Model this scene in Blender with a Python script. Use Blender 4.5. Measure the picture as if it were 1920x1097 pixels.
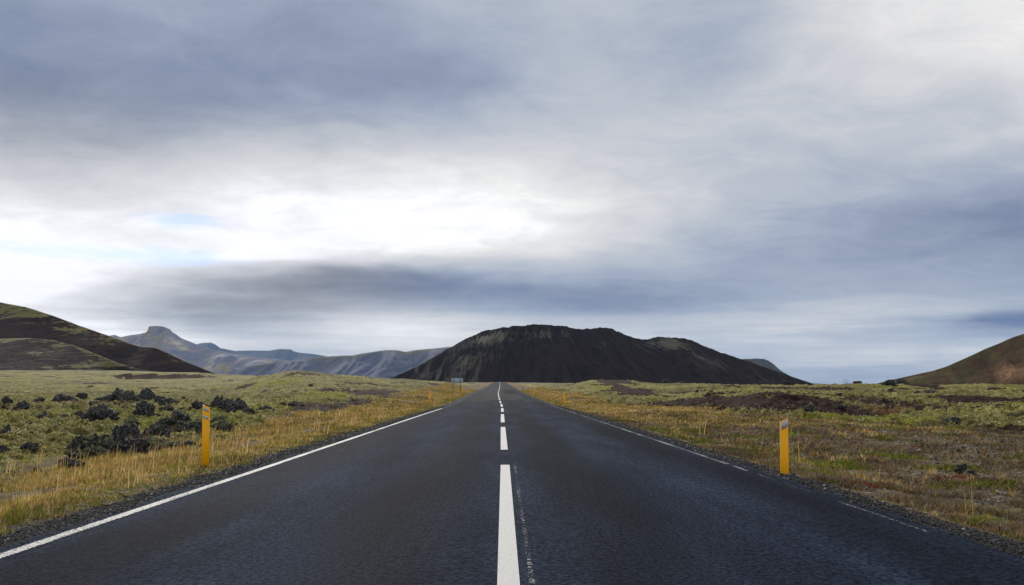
import bpy, math, random
import numpy as np
from mathutils import Vector

for o in list(bpy.data.objects):
    bpy.data.objects.remove(o, do_unlink=True)
SC = bpy.context.scene
COL = SC.collection
random.seed(7)
rng = np.random.default_rng(11)

# ------------------------------------------------------------------ measured layout (metres, camera at x=0 y=0, road runs along +y)
DEPTHS = [8, 15, 25, 33, 40, 44, 48, 52, 58, 64, 72, 80, 95, 110, 130, 150, 170, 200, 220, 222.5, 234, 300, 420, 600, 900, 1500, 3000, 14000]
BEARINGS = [-0.8891, -0.6276, -0.5034, -0.4772, -0.3988, -0.34, -0.3073, -0.2615, -0.2027, -0.1373, -0.085, -0.0458, 0.0163, 0.0654, 0.0981, 0.1438, 0.1896, 0.255, 0.3203, 0.3923, 0.4315, 0.4772, 0.5361, 0.6276, 0.9414]
HEIGHTS = [
    [-0.32, -0.32, -0.3, -0.19, -0.1, -0.05, 0.0, 0.05, 0.13, 0.2, 0.3, 0.4, 0.73, 1.05, 1.48, 1.91, 2.5, 3.39, 3.99, 4.06, 4.38, 6.2, 10.11, 15.97, 21.04, 16.72, 5.0, 0.0],
    [-0.32, -0.32, -0.3, -0.21, -0.14, -0.09, -0.04, 0.01, 0.08, 0.16, 0.25, 0.35, 0.69, 1.02, 1.46, 1.91, 2.5, 3.39, 3.99, 4.06, 4.38, 6.2, 9.32, 15.18, 17.52, 13.8, 5.0, 0.0],
    [-0.32, -0.32, -0.3, -0.21, -0.14, -0.09, -0.05, -0.01, 0.06, 0.13, 0.21, 0.3, 0.6, 0.91, 1.31, 1.71, 2.36, 3.34, 3.99, 4.13, 4.78, 6.4, 9.32, 14.4, 16.34, 13.8, 5.0, 0.0],
    [-0.32, -0.32, -0.3, -0.21, -0.14, -0.09, -0.05, -0.01, 0.06, 0.13, 0.21, 0.3, 0.6, 0.91, 1.31, 1.71, 2.22, 2.98, 3.49, 5.11, 5.34, 6.59, 9.32, 14.01, 15.17, 13.8, 5.0, 0.0],
    [-0.32, -0.32, -0.3, -0.21, -0.14, -0.09, -0.04, 0.01, 0.08, 0.16, 0.25, 0.35, 0.67, 0.98, 1.39, 1.81, 2.29, 3.01, 3.49, 4.96, 5.19, 6.4, 8.78, 12.45, 14.0, 13.8, 5.0, 0.0],
    [-0.32, -0.32, -0.3, -0.21, -0.14, -0.09, -0.04, 0.01, 0.08, 0.16, 0.25, 0.35, 0.78, 1.2, 1.8, 2.4, 2.91, 3.69, 4.2, 4.29, 4.7, 5.75, 7.68, 10.69, 12.83, 13.8, 5.0, 0.0],
    [-0.32, -0.32, -0.3, -0.21, -0.14, -0.11, -0.08, -0.05, -0.01, 0.1, 0.31, 0.51, 1.25, 1.99, 3.07, 3.18, 3.35, 3.6, 3.92, 3.96, 4.15, 5.22, 7.02, 9.71, 11.66, 12.82, 5.0, 0.0],
    [-0.32, -0.32, -0.3, -0.21, -0.14, -0.09, -0.05, -0.01, 0.06, 0.21, 0.46, 0.71, 1.6, 2.49, 3.71, 3.76, 3.54, 3.21, 3.42, 3.44, 3.56, 4.25, 5.5, 7.37, 9.18, 12.82, 5.0, 0.0],
    [-0.32, -0.32, -0.3, -0.21, -0.14, -0.09, -0.05, -0.01, 0.06, 0.19, 0.4, 0.61, 1.26, 1.92, 3.12, 3.27, 3.14, 2.95, 3.13, 3.15, 3.26, 3.86, 4.95, 6.59, 8.34, 11.84, 5.0, 0.0],
    [-0.32, -0.32, -0.3, -0.21, -0.14, -0.1, -0.07, -0.03, 0.02, 0.12, 0.29, 0.46, 0.83, 1.2, 2.14, 2.74, 2.79, 2.56, 2.66, 2.68, 2.74, 3.08, 4.01, 5.42, 7.23, 10.87, 5.0, 0.0],
    [-0.32, -0.32, -0.3, -0.2, -0.11, -0.06, -0.01, 0.04, 0.12, 0.2, 0.3, 0.4, 0.62, 0.84, 1.28, 1.71, 2.4, 2.3, 2.34, 2.34, 2.36, 2.49, 3.31, 5.03, 6.97, 10.87, 5.0, 0.0],
    [-0.32, -0.32, -0.3, -0.17, -0.06, -0.02, 0.02, 0.06, 0.13, 0.19, 0.27, 0.35, 0.42, 0.49, 0.66, 0.84, 1.01, 1.26, 1.41, 1.43, 1.51, 2.01, 3.04, 5.03, 6.97, 10.87, 5.0, 0.0],
    [-0.32, -0.32, -0.3, -0.17, -0.06, -0.02, 0.01, 0.05, 0.1, 0.16, 0.23, 0.3, 0.36, 0.42, 0.58, 0.74, 0.9, 1.13, 1.29, 1.31, 1.39, 1.91, 2.9, 4.83, 6.97, 10.87, 5.0, 0.0],
    [-0.32, -0.32, -0.3, -0.23, -0.16, -0.11, -0.07, -0.02, 0.06, 0.14, 0.24, 0.35, 0.6, 0.84, 1.18, 1.52, 1.68, 1.91, 2.03, 2.04, 2.11, 2.49, 3.35, 4.64, 6.39, 9.9, 5.0, 0.0],
    [-0.32, -0.32, -0.3, -0.3, -0.3, -0.25, -0.19, -0.14, -0.06, 0.04, 0.2, 0.35, 0.81, 1.27, 2.06, 2.52, 2.51, 2.3, 2.3, 2.3, 2.3, 2.3, 3.08, 4.25, 5.8, 8.92, 5.0, 0.0],
    [-0.32, -0.32, -0.3, -0.31, -0.32, -0.26, -0.21, -0.15, -0.06, 0.03, 0.17, 0.3, 0.75, 1.2, 2.0, 2.44, 2.4, 2.17, 2.19, 2.2, 2.21, 2.3, 2.92, 3.86, 5.22, 7.95, 5.0, 0.0],
    [-0.32, -0.32, -0.3, -0.31, -0.32, -0.3, -0.27, -0.21, -0.05, 0.07, 0.21, 0.35, 0.78, 1.2, 1.7, 1.98, 1.95, 1.78, 1.86, 1.87, 1.92, 2.2, 2.71, 3.47, 4.64, 6.97, 5.0, 0.0],
    [-0.32, -0.32, -0.3, -0.31, -0.32, -0.28, -0.24, 0.09, 0.57, 0.64, 0.73, 0.82, 1.1, 1.38, 1.6, 1.62, 1.58, 1.52, 1.58, 1.59, 1.62, 1.81, 2.16, 2.69, 3.79, 6.0, 5.0, 0.0],
    [-0.32, -0.32, -0.3, -0.29, -0.28, -0.13, 0.28, 0.69, 0.74, 0.79, 0.86, 0.92, 1.13, 1.34, 1.46, 1.42, 1.41, 1.39, 1.42, 1.42, 1.43, 1.52, 1.68, 1.91, 2.62, 4.05, 5.0, 0.0],
    [-0.32, -0.32, -0.3, -0.29, -0.28, -0.22, -0.01, 0.25, 0.5, 0.6, 0.74, 0.87, 1.11, 1.34, 1.38, 1.32, 1.3, 1.26, 1.27, 1.27, 1.28, 1.32, 1.4, 1.52, 1.71, 2.1, 5.0, 0.0],
    [-0.32, -0.32, -0.3, -0.29, -0.28, -0.21, 0.01, 0.22, 0.4, 0.56, 0.77, 0.97, 1.23, 1.49, 1.51, 1.42, 1.36, 1.26, 1.27, 1.27, 1.28, 1.32, 1.4, 1.52, 1.71, 2.1, 5.0, 0.0],
    [-0.32, -0.32, -0.3, -0.3, -0.25, -0.15, 0.0, 0.15, 0.33, 0.51, 0.74, 0.97, 1.27, 1.5, 1.51, 1.42, 1.36, 1.26, 1.27, 1.27, 1.28, 1.32, 1.4, 1.52, 2.04, 3.08, 5.0, 0.0],
    [-0.32, -0.32, -0.3, -0.22, -0.18, -0.16, -0.14, 0.03, 0.38, 0.51, 0.69, 0.87, 1.16, 1.45, 1.49, 1.42, 1.44, 1.48, 1.5, 1.5, 1.51, 1.58, 1.71, 1.91, 2.95, 5.02, 5.0, 0.0],
    [-0.32, -0.32, -0.3, -0.2, -0.09, -0.09, -0.1, -0.11, 0.09, 0.51, 0.72, 0.92, 1.19, 1.45, 1.49, 1.42, 1.46, 1.52, 1.56, 1.56, 1.59, 1.71, 1.95, 2.3, 3.53, 6.0, 5.0, 0.0],
    [-0.32, -0.32, -0.3, -0.2, -0.17, -0.16, -0.14, -0.13, 0.09, 0.51, 0.72, 0.92, 1.19, 1.45, 1.49, 1.42, 1.46, 1.52, 1.56, 1.56, 1.59, 1.71, 1.95, 2.3, 3.53, 6.0, 5.0, 0.0],
]
ROAD_Y = [-2000, -50, 0, 4.65, 12, 18.3, 30, 44, 55, 71, 97, 130, 156, 260, 400, 540, 620, 800, 1200]
ROAD_X = [20, 0.5, 0.0, -0.018, -0.1, -0.187, -0.345, -0.52, -0.7, -1.05, -1.6, -2.2, -2.46, -3.85, -6.0, -8.2, -9.4, -12, -18]
PROFILE_Y = [-2000, 0, 40, 60, 96, 156, 250, 340, 440, 540, 600, 800, 1200]
PROFILE_Z = [0, 0, 0, -0.03, 0.2, 0.72, 1.65, 2.6, 3.9, 5.3, 5.5, 4.5, 4]
ROCKS = [
    (-28.83, 46.54, 0.55, 0.4, 0.3, 'low black lava rock at the far left edge of the moss field'),
    (-28.82, 52.22, 1.44, 0.69, 0.6, 'jagged black lava rock beside the small dark rock, far back left of the long ridge'),
    (-33.32, 63.07, 0.79, 0.37, 0.2, 'small dark lava rock left of the long rock ridge'),
    (-31.22, 62.42, 1.64, 0.62, 0.4, 'long black lava rock forming the left end of the rock ridge'),
    (-25.49, 53.07, 1.82, 0.98, 0.8, 'largest lava rock in the middle of the rock ridge, grey lichen on top'),
    (-28.62, 63.88, 1.85, 1.01, 1.6, 'lava rock with a tall pointed spike at the right end of the rock ridge'),
    (-34.94, 82.48, 0.98, 0.49, 0.2, 'small round lava rock behind the spiked rock'),
    (-24.55, 40.86, 0.65, 0.48, 0.4, 'rounded black lava rock with grey lichen left of the pointed rock'),
    (-20.32, 35.51, 0.61, 0.63, 1.5, 'pointed black lava rock shaped like a seated figure on the moss'),
    (-20.18, 34.1, 0.9, 0.29, 0.3, 'flat dark lava rock in front of the pointed rock'),
    (-16.97, 28.46, 0.75, 0.3, 0.4, 'low craggy lava rock nearest below the flat dark rock'),
    (-14.68, 23.7, 0.37, 0.33, 0.5, 'dark lava rock cut by the left picture edge'),
    (-16.45, 32.27, 1.34, 0.7, 0.6, 'big domed lava boulder standing alone in pale moss'),
    (-15.81, 34.82, 0.98, 0.76, 0.6, 'blocky lava boulder right of the big domed boulder'),
    (-19.07, 34.9, 0.39, 0.25, 0.2, 'small mossy rock left of the big domed boulder'),
    (-20.73, 48.96, 0.97, 0.35, 0.4, 'low lava rock between the blocky boulder and the far right heap'),
    (-15.13, 34.82, 0.37, 0.21, 0.2, 'small grey rock right of the blocky boulder'),
    (-26.46, 65.74, 0.43, 0.35, 0.3, 'tiny grey rock alone in the moss behind the yellow post'),
    (-16.87, 43.53, 1.15, 0.72, 0.8, 'craggy black lava rock just left of the yellow post top'),
    (-16.71, 46.06, 0.91, 0.73, 0.9, 'craggy black lava rock just right of the yellow post top'),
    (-15.93, 46.59, 1.13, 0.61, 1.0, 'two-humped black lava rock at the right end of the far heap'),
    (-14.73, 44.96, 0.5, 0.27, 0.3, 'small dark rock at the outermost right of the heap'),
    (-12.94, 37.52, 0.49, 0.37, 0.3, 'small lava rock on green moss right of the yellow post'),
    (-15.05, 36.88, 0.82, 0.44, 0.5, 'dark lava rock in a mossy hollow left of the yellow post'),
    (-11.73, 28.76, 0.76, 0.53, 0.9, 'grey streaked craggy lava rock left of the middle of the yellow post'),
    (-9.82, 25.25, 0.8, 0.47, 0.3, 'mossy green topped lava rock directly behind the yellow post'),
    (-10.39, 23.84, 0.69, 0.53, 0.7, 'tall craggy lava rock above the front rock heap'),
    (-9.74, 20.64, 0.81, 0.46, 0.7, 'grey topped lava rock at the centre of the front rock heap'),
    (-8.22, 17.21, 0.77, 0.38, 0.5, 'dark lava rock at the foot of the front rock heap'),
    (-8.92, 17.19, 0.81, 0.43, 0.6, 'moss draped lava rock at the left end of the front heap'),
    (-8.4, 19.02, 0.55, 0.35, 0.4, 'mossy lava rock at the right of the front heap behind dry stalks'),
    (-7.89, 14.68, 0.42, 0.17, 0.4, 'low black lava rock in front of the heap beside green grass'),
    (-8.13, 14.07, 0.17, 0.09, 0.3, 'small brown black rock alone near the roadside grass'),
    (-9.77, 27.4, 0.72, 0.27, 0.3, 'low mossy rock right of the yellow post behind the grass'),
    (-8.28, 20.13, 0.5, 0.19, 0.2, 'flat moss covered rock left of the yellow post foot'),
    (-11.47, 32.08, 0.76, 0.32, 0.3, 'dark green mossy rock right of the yellow post stripes'),
    (-11.2, 34.66, 0.46, 0.23, 0.2, 'small dark rock at the heap edge nearest the dry grass'),
    (-61.06, 118.0, 0.85, 0.31, 0.2, 'tiny dark rock on the far moss plain'),
    (-8.07, 13.42, 0.16, 0.06, 0.2, 'half buried dark rock near the left picture edge by the verge'),
    (-14.52, 61.35, 0.44, 0.28, 0.2, 'small black rock at the foot of the left green mound'),
    (-21.4, 86.67, 0.46, 0.23, 0.2, 'tiny dark rock half way up the left green mound'),
    (15.17, 41.48, 0.6, 0.55, 0.2, 'egg shaped dark boulder with a pale moss cap by the brown bank'),
    (18.61, 46.01, 0.48, 0.27, 0.2, 'small moss capped rock right of the egg shaped boulder'),
    (40.22, 86.47, 1.48, 0.74, 0.8, 'left rock of the black pair on the right ridge'),
    (52.92, 110.0, 1.88, 0.8, 0.7, 'right rock of the black pair on the right ridge'),
    (33.13, 71.26, 0.7, 0.42, 0.4, 'small dark rock below the black pair on the ridge'),
    (33.62, 67.58, 0.58, 0.31, 0.3, 'small dark rock right of and below the black pair'),
    (35.61, 69.4, 1.28, 0.41, 0.5, 'low wide rock on the moss right of the black pair'),
    (43.93, 129.99, 1.45, 0.77, 0.6, "bushy black rock on the ridge before the mountain's right foot"),
    (26.13, 137.85, 1.63, 0.73, 0.4, 'black rock on the ridge beside the right green mound'),
    (31.29, 149.59, 1.57, 0.49, 0.3, 'flat black rock on the ridge right of the mound'),
    (17.16, 75.75, 0.35, 0.4, 0.3, 'tiny upright dark rock on the right green slope'),
    (46.73, 110.0, 1.23, 0.36, 0.2, 'low grey rock on the skyline beside the pylons'),
    (7.52, 13.8, 0.22, 0.15, 0.5, 'dark pointed rock in the right heath near the road'),
    (7.7, 13.78, 0.14, 0.07, 0.2, 'small dark rock beside the pointed heath rock'),
    (3.41, 13.78, 0.12, 0.07, 0.2, 'small dark stone at the gravel edge left of the right yellow post'),
    (18.11, 33.56, 0.66, 0.22, 0.2, 'grey lichen covered rock by the right picture edge'),
]
SOIL = [(12.3, 56.7, 2.14, 9.85), (14.2, 51.3, 2.78, 8.37), (18.1, 49.0, 2.74, 7.16), (22.6, 50.9, 1.34, 6.5), (24.5, 50.3, 2.15, 11.04), (35.4, 58.6, 4.05, 6.81), (17.7, 28.7, 1.62, 1.9), (17.7, 136.7, 2.92, 16.48), (14.4, 95.8, 1.89, 22.22), (4.8, 60.9, 1.2, 3.68), (-11.9, 44.8, 2.5, 5.17), (-10.7, 53.9, 3.37, 9.48), (-13.7, 83.2, 2.05, 8.3), (-103.6, 221.7, 8.02, 1.12), (-93.3, 218.7, 13.31, 4.88), (-7.2, 72.0, 1.3, 10.02), (32.1, 89.2, 2.93, 13.29), (-8.6, 72.8, 3.83, 7.79)]
LIME = [(12.8, 108.6, 2.5, 14.42), (-16.2, 73.0, 2.4, 8.41), (-29.1, 102.2, 3.03, 6.99), (16.2, 38.1, 2.76, 3.74), (26.6, 43.3, 1.71, 6.78), (-13.3, 36.4, 1.68, 6.77), (-8.0, 13.6, 0.58, 1.29), (-6.7, 13.2, 0.69, 1.22)]
RUST = [(-26.9, 51.2, 2.53, 4.88), (-26.7, 55.2, 1.45, 3.43), (-8.9, 23.3, 0.61, 2.08), (-8.3, 14.6, 0.24, 0.79), (20.5, 45.7, 1.35, 1.97)]
RIDGE_DARK = (1500, [(-323.1, -10.5), (-279.3, 1.1), (-231.6, 15.7), (-176.9, 40.2), (-128.1, 67.7), (-88.8, 90.3), (-59.3, 104.2), (-47.4, 108.1), (-24.7, 111.1), (4.9, 116.0), (24.7, 117.5), (39.6, 119.0), (59.3, 118.0), (69.2, 119.0), (84.1, 117.0), (98.9, 116.0), (118.6, 110.1), (143.3, 111.1), (163.1, 113.1), (179.9, 112.1), (202.5, 103.2), (227.0, 92.3), (251.7, 91.3), (268.5, 95.3), (281.4, 95.8), (296.2, 94.3), (320.8, 93.3), (345.2, 83.4), (384.2, 67.7), (432.9, 51.0), (481.5, 34.3), (534.7, 15.7), (568.6, 5.0), (597.4, -8.6)])
RIDGE_LEFT = (700, [(-772.7, 106.5), (-631.6, 92.4), (-538.1, 85.4), (-491.4, 81.7), (-444.5, 75.2), (-421.1, 71.0), (-397.5, 63.6), (-373.8, 54.8), (-350.3, 46.9), (-331.4, 40.0), (-321.1, 36.8), (-315.2, 36.5), (-308.2, 35.9), (-298.8, 32.2), (-280.0, 23.5), (-256.7, 14.3), (-242.7, 8.9), (-224.2, 3.9)])
RIDGE_SPUR = (560, [(-613.4, 48.1), (-464.7, 38.9), (-390.7, 35.9), (-353.8, 35.2), (-331.7, 35.5), (-316.8, 34.1), (-301.9, 30.4), (-286.8, 24.5), (-271.7, 18.6), (-256.8, 14.2), (-230.9, 9.5), (-212.3, 4.0)])
RIDGE_BROWN = (900, [(352.4, -8.8), (376.2, -1.2), (394.1, 4.1), (412.0, 8.7), (435.9, 14.0), (465.7, 20.4), (480.7, 25.1), (495.9, 31.6), (511.1, 38.1), (526.4, 45.2), (541.6, 51.1), (550.7, 55.2), (559.9, 58.8), (568.9, 61.2), (593.3, 69.5), (617.5, 75.4), (678.0, 88.5), (798.2, 100.5), (1038.1, 112.5)])
RIDGE_TABLE = (7000, [(-4229.6, 311.6), (-3866.3, 380.5), (-3547.7, 440.4), (-3433.6, 458.8), (-3381.8, 440.4), (-3295.3, 458.8), (-3217.4, 468.1), (-3144.7, 486.5), (-3132.3, 514.2), (-3118.9, 523.5), (-3105.4, 530.4), (-3045.6, 532.7), (-2999.2, 528.1), (-2984.9, 518.8), (-2956.6, 507.3), (-2941.8, 486.5), (-2922.9, 477.3), (-2856.1, 431.2), (-2715.4, 375.9), (-2575.4, 330.0), (-2389.9, 293.2), (-2205.1, 265.7), (-2020.7, 247.4), (-1836.4, 229.1), (-1467.8, 174.2), (-1099.6, 105.8), (-732.3, 46.6)])
RIDGE_BLUE_SLOPE = (6300, [(-2146.6, 156.9), (-1900.1, 189.8), (-1653.3, 222.8), (-1488.5, 243.4), (-1405.9, 247.5), (-1323.3, 251.7), (-1240.6, 251.7), (-1117.1, 276.4), (-1034.6, 288.8), (-951.9, 295.0), (-889.8, 292.9), (-827.5, 280.6), (-745.0, 295.0), (-662.3, 301.2), (-579.6, 309.5), (-505.1, 317.8), (-248.5, 330.2), (0.0, 301.2), (330.8, 239.3)])
RIDGE_FAR = (14000, [(-6068.6, 622.1), (-5705.2, 713.9), (-5522.0, 732.3), (-5358.4, 778.3), (-5202.3, 787.5), (-5127.5, 759.9), (-5041.9, 695.5), (-4782.1, 640.4), (-4506.5, 649.6), (-4184.5, 645.0), (-4065.7, 668.0), (-4010.8, 677.2), (-3817.3, 668.0), (-3779.7, 640.4), (-3677.7, 612.9), (-3401.1, 585.4), (-3197.8, 548.7), (-2939.6, 512.0), (-2387.0, 438.8)])
RIDGE_CAPE = (5500, [(1045.1, 137.1), (1298.6, 180.2), (1479.6, 198.2), (1569.7, 196.4), (1660.0, 200.0), (1703.4, 200.0), (1731.8, 187.4), (1774.0, 158.7), (1812.2, 122.8), (1872.0, 86.9), (1942.5, 51.1)])
RIDGE_HORIZON = (15500, [(4761.9, 61.5), (5269.7, 91.7), (5776.6, 96.7), (5998.9, 81.6), (6129.9, 66.5), (6230.0, 41.4), (6481.8, 11.2)])
CLOUD_EL = [-0.5, 0.8, 1.6, 2.4, 3.2, 4.0, 4.8, 5.5, 6.2, 7.0, 7.8, 8.7, 9.7, 11, 13, 15.2, 18, 21, 24, 27.5]
CLOUDS = [
    [220, 220, 218, 214, 211, 207, 203, 200, 187, 175, 165, 158, 153, 151, 154, 158, 163, 165],
    [232, 230, 227, 222, 218, 218, 216, 213, 199, 185, 171, 161, 156, 155, 159, 163, 168, 170],
    [244, 239, 233, 226, 221, 222, 223, 223, 211, 196, 177, 165, 160, 163, 169, 174, 181, 187],
    [251, 245, 235, 222, 211, 202, 206, 220, 215, 202, 180, 168, 168, 179, 186, 189, 191, 189],
    [254, 251, 245, 230, 193, 208, 221, 228, 215, 204, 196, 192, 193, 197, 187, 175, 162, 149],
    [255, 252, 225, 190, 171, 204, 224, 226, 209, 199, 197, 197, 198, 198, 186, 165, 133, 105],
    [255, 241, 205, 158, 155, 188, 209, 207, 197, 186, 175, 177, 181, 187, 191, 185, 176, 165],
    [255, 245, 213, 170, 158, 171, 178, 175, 164, 153, 140, 148, 159, 172, 189, 183, 173, 172],
    [255, 249, 225, 192, 162, 158, 153, 144, 140, 136, 132, 140, 150, 163, 172, 170, 168, 164],
    [255, 253, 227, 187, 156, 142, 135, 127, 132, 135, 140, 147, 155, 163, 164, 163, 161, 156],
    [253, 254, 246, 220, 185, 152, 135, 136, 150, 160, 166, 166, 166, 164, 160, 158, 154, 151],
    [251, 249, 250, 251, 251, 236, 211, 193, 194, 192, 186, 177, 169, 162, 159, 154, 149, 146],
    [252, 250, 248, 250, 254, 254, 248, 241, 234, 224, 208, 192, 178, 166, 161, 152, 144, 135],
    [234, 241, 244, 244, 250, 253, 254, 254, 250, 239, 221, 203, 188, 176, 166, 155, 146, 141],
    [212, 215, 223, 236, 250, 250, 251, 252, 250, 241, 224, 210, 198, 187, 180, 175, 174, 181],
    [171, 179, 186, 196, 214, 224, 230, 232, 231, 224, 212, 206, 200, 196, 196, 197, 199, 206],
    [146, 145, 147, 152, 160, 166, 174, 184, 191, 195, 198, 199, 197, 196, 200, 200, 200, 214],
    [147, 144, 143, 142, 140, 140, 143, 147, 163, 174, 182, 179, 181, 195, 204, 212, 225, 232],
    [155, 159, 160, 157, 154, 154, 157, 162, 167, 174, 180, 173, 174, 187, 206, 223, 232, 232],
    [155, 159, 161, 162, 162, 165, 169, 174, 178, 183, 188, 182, 180, 184, 206, 223, 232, 232],
]


# ------------------------------------------------------------------ camera
EYE = 1.13
cam_data = bpy.data.cameras.new("camera")
cam_data.sensor_width = 36.0
cam_data.lens = 28.5
cam_data.clip_start = 0.05
cam_data.clip_end = 60000.0
cam = bpy.data.objects.new("camera", cam_data)
COL.objects.link(cam)
cam.location = (0.0, 0.0, EYE)
cam.rotation_euler = (math.radians(90.0 + 6.735), 0.0, 0.0)
SC.camera = cam

# ------------------------------------------------------------------ exposure
SC.view_settings.view_transform = "Standard"
SC.view_settings.look = "None"
SC.view_settings.exposure = 0.5
SC.view_settings.gamma = 1.0
SC.view_settings.use_curve_mapping = False
SC.cycles.use_denoising = True
SC.cycles.max_bounces = 6
SC.cycles.diffuse_bounces = 3
SC.cycles.volume_bounces = 0
SC.cycles.transparent_max_bounces = 8

# ------------------------------------------------------------------ sun (veiled by cloud) and sky
SUN_AZ, SUN_EL = -17.0, 27.0          # degrees left of the road's direction, degrees up
sun_data = bpy.data.lights.new("sun", "SUN")
sun_data.energy = 2.8
sun_data.angle = math.radians(7.0)
sun_data.color = (1.0, 0.93, 0.83)
sun = bpy.data.objects.new("sun", sun_data)
COL.objects.link(sun)
to_sun = Vector((math.sin(math.radians(SUN_AZ)) * math.cos(math.radians(SUN_EL)),
                 math.cos(math.radians(SUN_AZ)) * math.cos(math.radians(SUN_EL)),
                 math.sin(math.radians(SUN_EL))))
sun.rotation_euler = to_sun.to_track_quat("Z", "Y").to_euler()
sun.location = (-30, 60, 60)


class Nodes:
    """Small helper that writes shader graphs compactly."""
    def __init__(self, tree):
        self.t = tree
        self.t.nodes.clear()

    def new(self, kind, **props):
        n = self.t.nodes.new(kind)
        for k, v in props.items():
            setattr(n, k, v)
        return n

    def link(self, a, b):
        self.t.links.new(a, b)

    def put(self, socket, v):
        if isinstance(v, bpy.types.NodeSocket):
            self.link(v, socket)
        elif v is not None:
            if isinstance(v, (tuple, list)) and len(v) == 3 and socket.type == "RGBA":
                v = (*v, 1.0)
            socket.default_value = v

    def math(self, op, a, b=None, c=None, clamp=False):
        n = self.new("ShaderNodeMath", operation=op, use_clamp=clamp)
        for s, v in zip(n.inputs, (a, b, c)):
            self.put(s, v)
        return n.outputs[0]

    def vmath(self, op, a, b=None):
        n = self.new("ShaderNodeVectorMath", operation=op)
        self.put(n.inputs[0], a)
        if b is not None:
            self.put(n.inputs[3 if op == "SCALE" else 1], b)
        return n.outputs[1] if op in ("LENGTH", "DOT_PRODUCT") else n.outputs[0]

    def smooth(self, v, a, b, lo=0.0, hi=1.0):
        n = self.new("ShaderNodeMapRange", interpolation_type="SMOOTHSTEP")
        for i, q in enumerate((v, a, b, lo, hi)):
            self.put(n.inputs[i], q)
        return n.outputs[0]

    def lin(self, v, a, b, lo=0.0, hi=1.0):
        n = self.new("ShaderNodeMapRange")
        for i, q in enumerate((v, a, b, lo, hi)):
            self.put(n.inputs[i], q)
        return n.outputs[0]

    def noise(self, vec, scale, detail=3.0, rough=0.55, dist=0.0, color=False):
        n = self.new("ShaderNodeTexNoise")
        self.put(n.inputs["Vector"], vec)
        n.inputs["Scale"].default_value = scale
        n.inputs["Detail"].default_value = detail
        n.inputs["Roughness"].default_value = rough
        n.inputs["Distortion"].default_value = dist
        return n.outputs["Color" if color else "Fac"]

    def voronoi(self, vec, scale, feature="F1", out="Distance"):
        n = self.new("ShaderNodeTexVoronoi", feature=feature)
        self.put(n.inputs["Vector"], vec)
        n.inputs["Scale"].default_value = scale
        return n.outputs[out]

    def mix(self, f, a, b):
        n = self.new("ShaderNodeMix", data_type="RGBA")
        self.put(n.inputs[0], f)
        self.put(n.inputs[6], a)
        self.put(n.inputs[7], b)
        return n.outputs[2]

    def mixf(self, f, a, b):
        n = self.new("ShaderNodeMix", data_type="FLOAT")
        self.put(n.inputs[0], f)
        self.put(n.inputs[2], a)
        self.put(n.inputs[3], b)
        return n.outputs[0]

    def sep(self, v):
        n = self.new("ShaderNodeSeparateXYZ")
        self.put(n.inputs[0], v)
        return n.outputs

    def comb(self, x, y, z):
        n = self.new("ShaderNodeCombineXYZ")
        for s, v in zip(n.inputs, (x, y, z)):
            self.put(s, v)
        return n.outputs[0]

    def ramp(self, f, stops, mode="LINEAR"):
        n = self.new("ShaderNodeValToRGB")
        r = n.color_ramp
        r.interpolation = mode
        while len(r.elements) < len(stops):
            r.elements.new(0.5)
        for e, (p, c) in zip(r.elements, sorted(stops, key=lambda q: q[0])):
            e.position = p
            e.color = (*c, 1.0) if isinstance(c, (tuple, list)) else (c, c, c, 1.0)
        self.put(n.inputs[0], f)
        return n.outputs[0]


def lin_rgb(c):
    return tuple((v / 255.0 / 12.92) if v / 255.0 < 0.04045 else ((v / 255.0 + 0.055) / 1.055) ** 2.4 for v in c)


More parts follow.
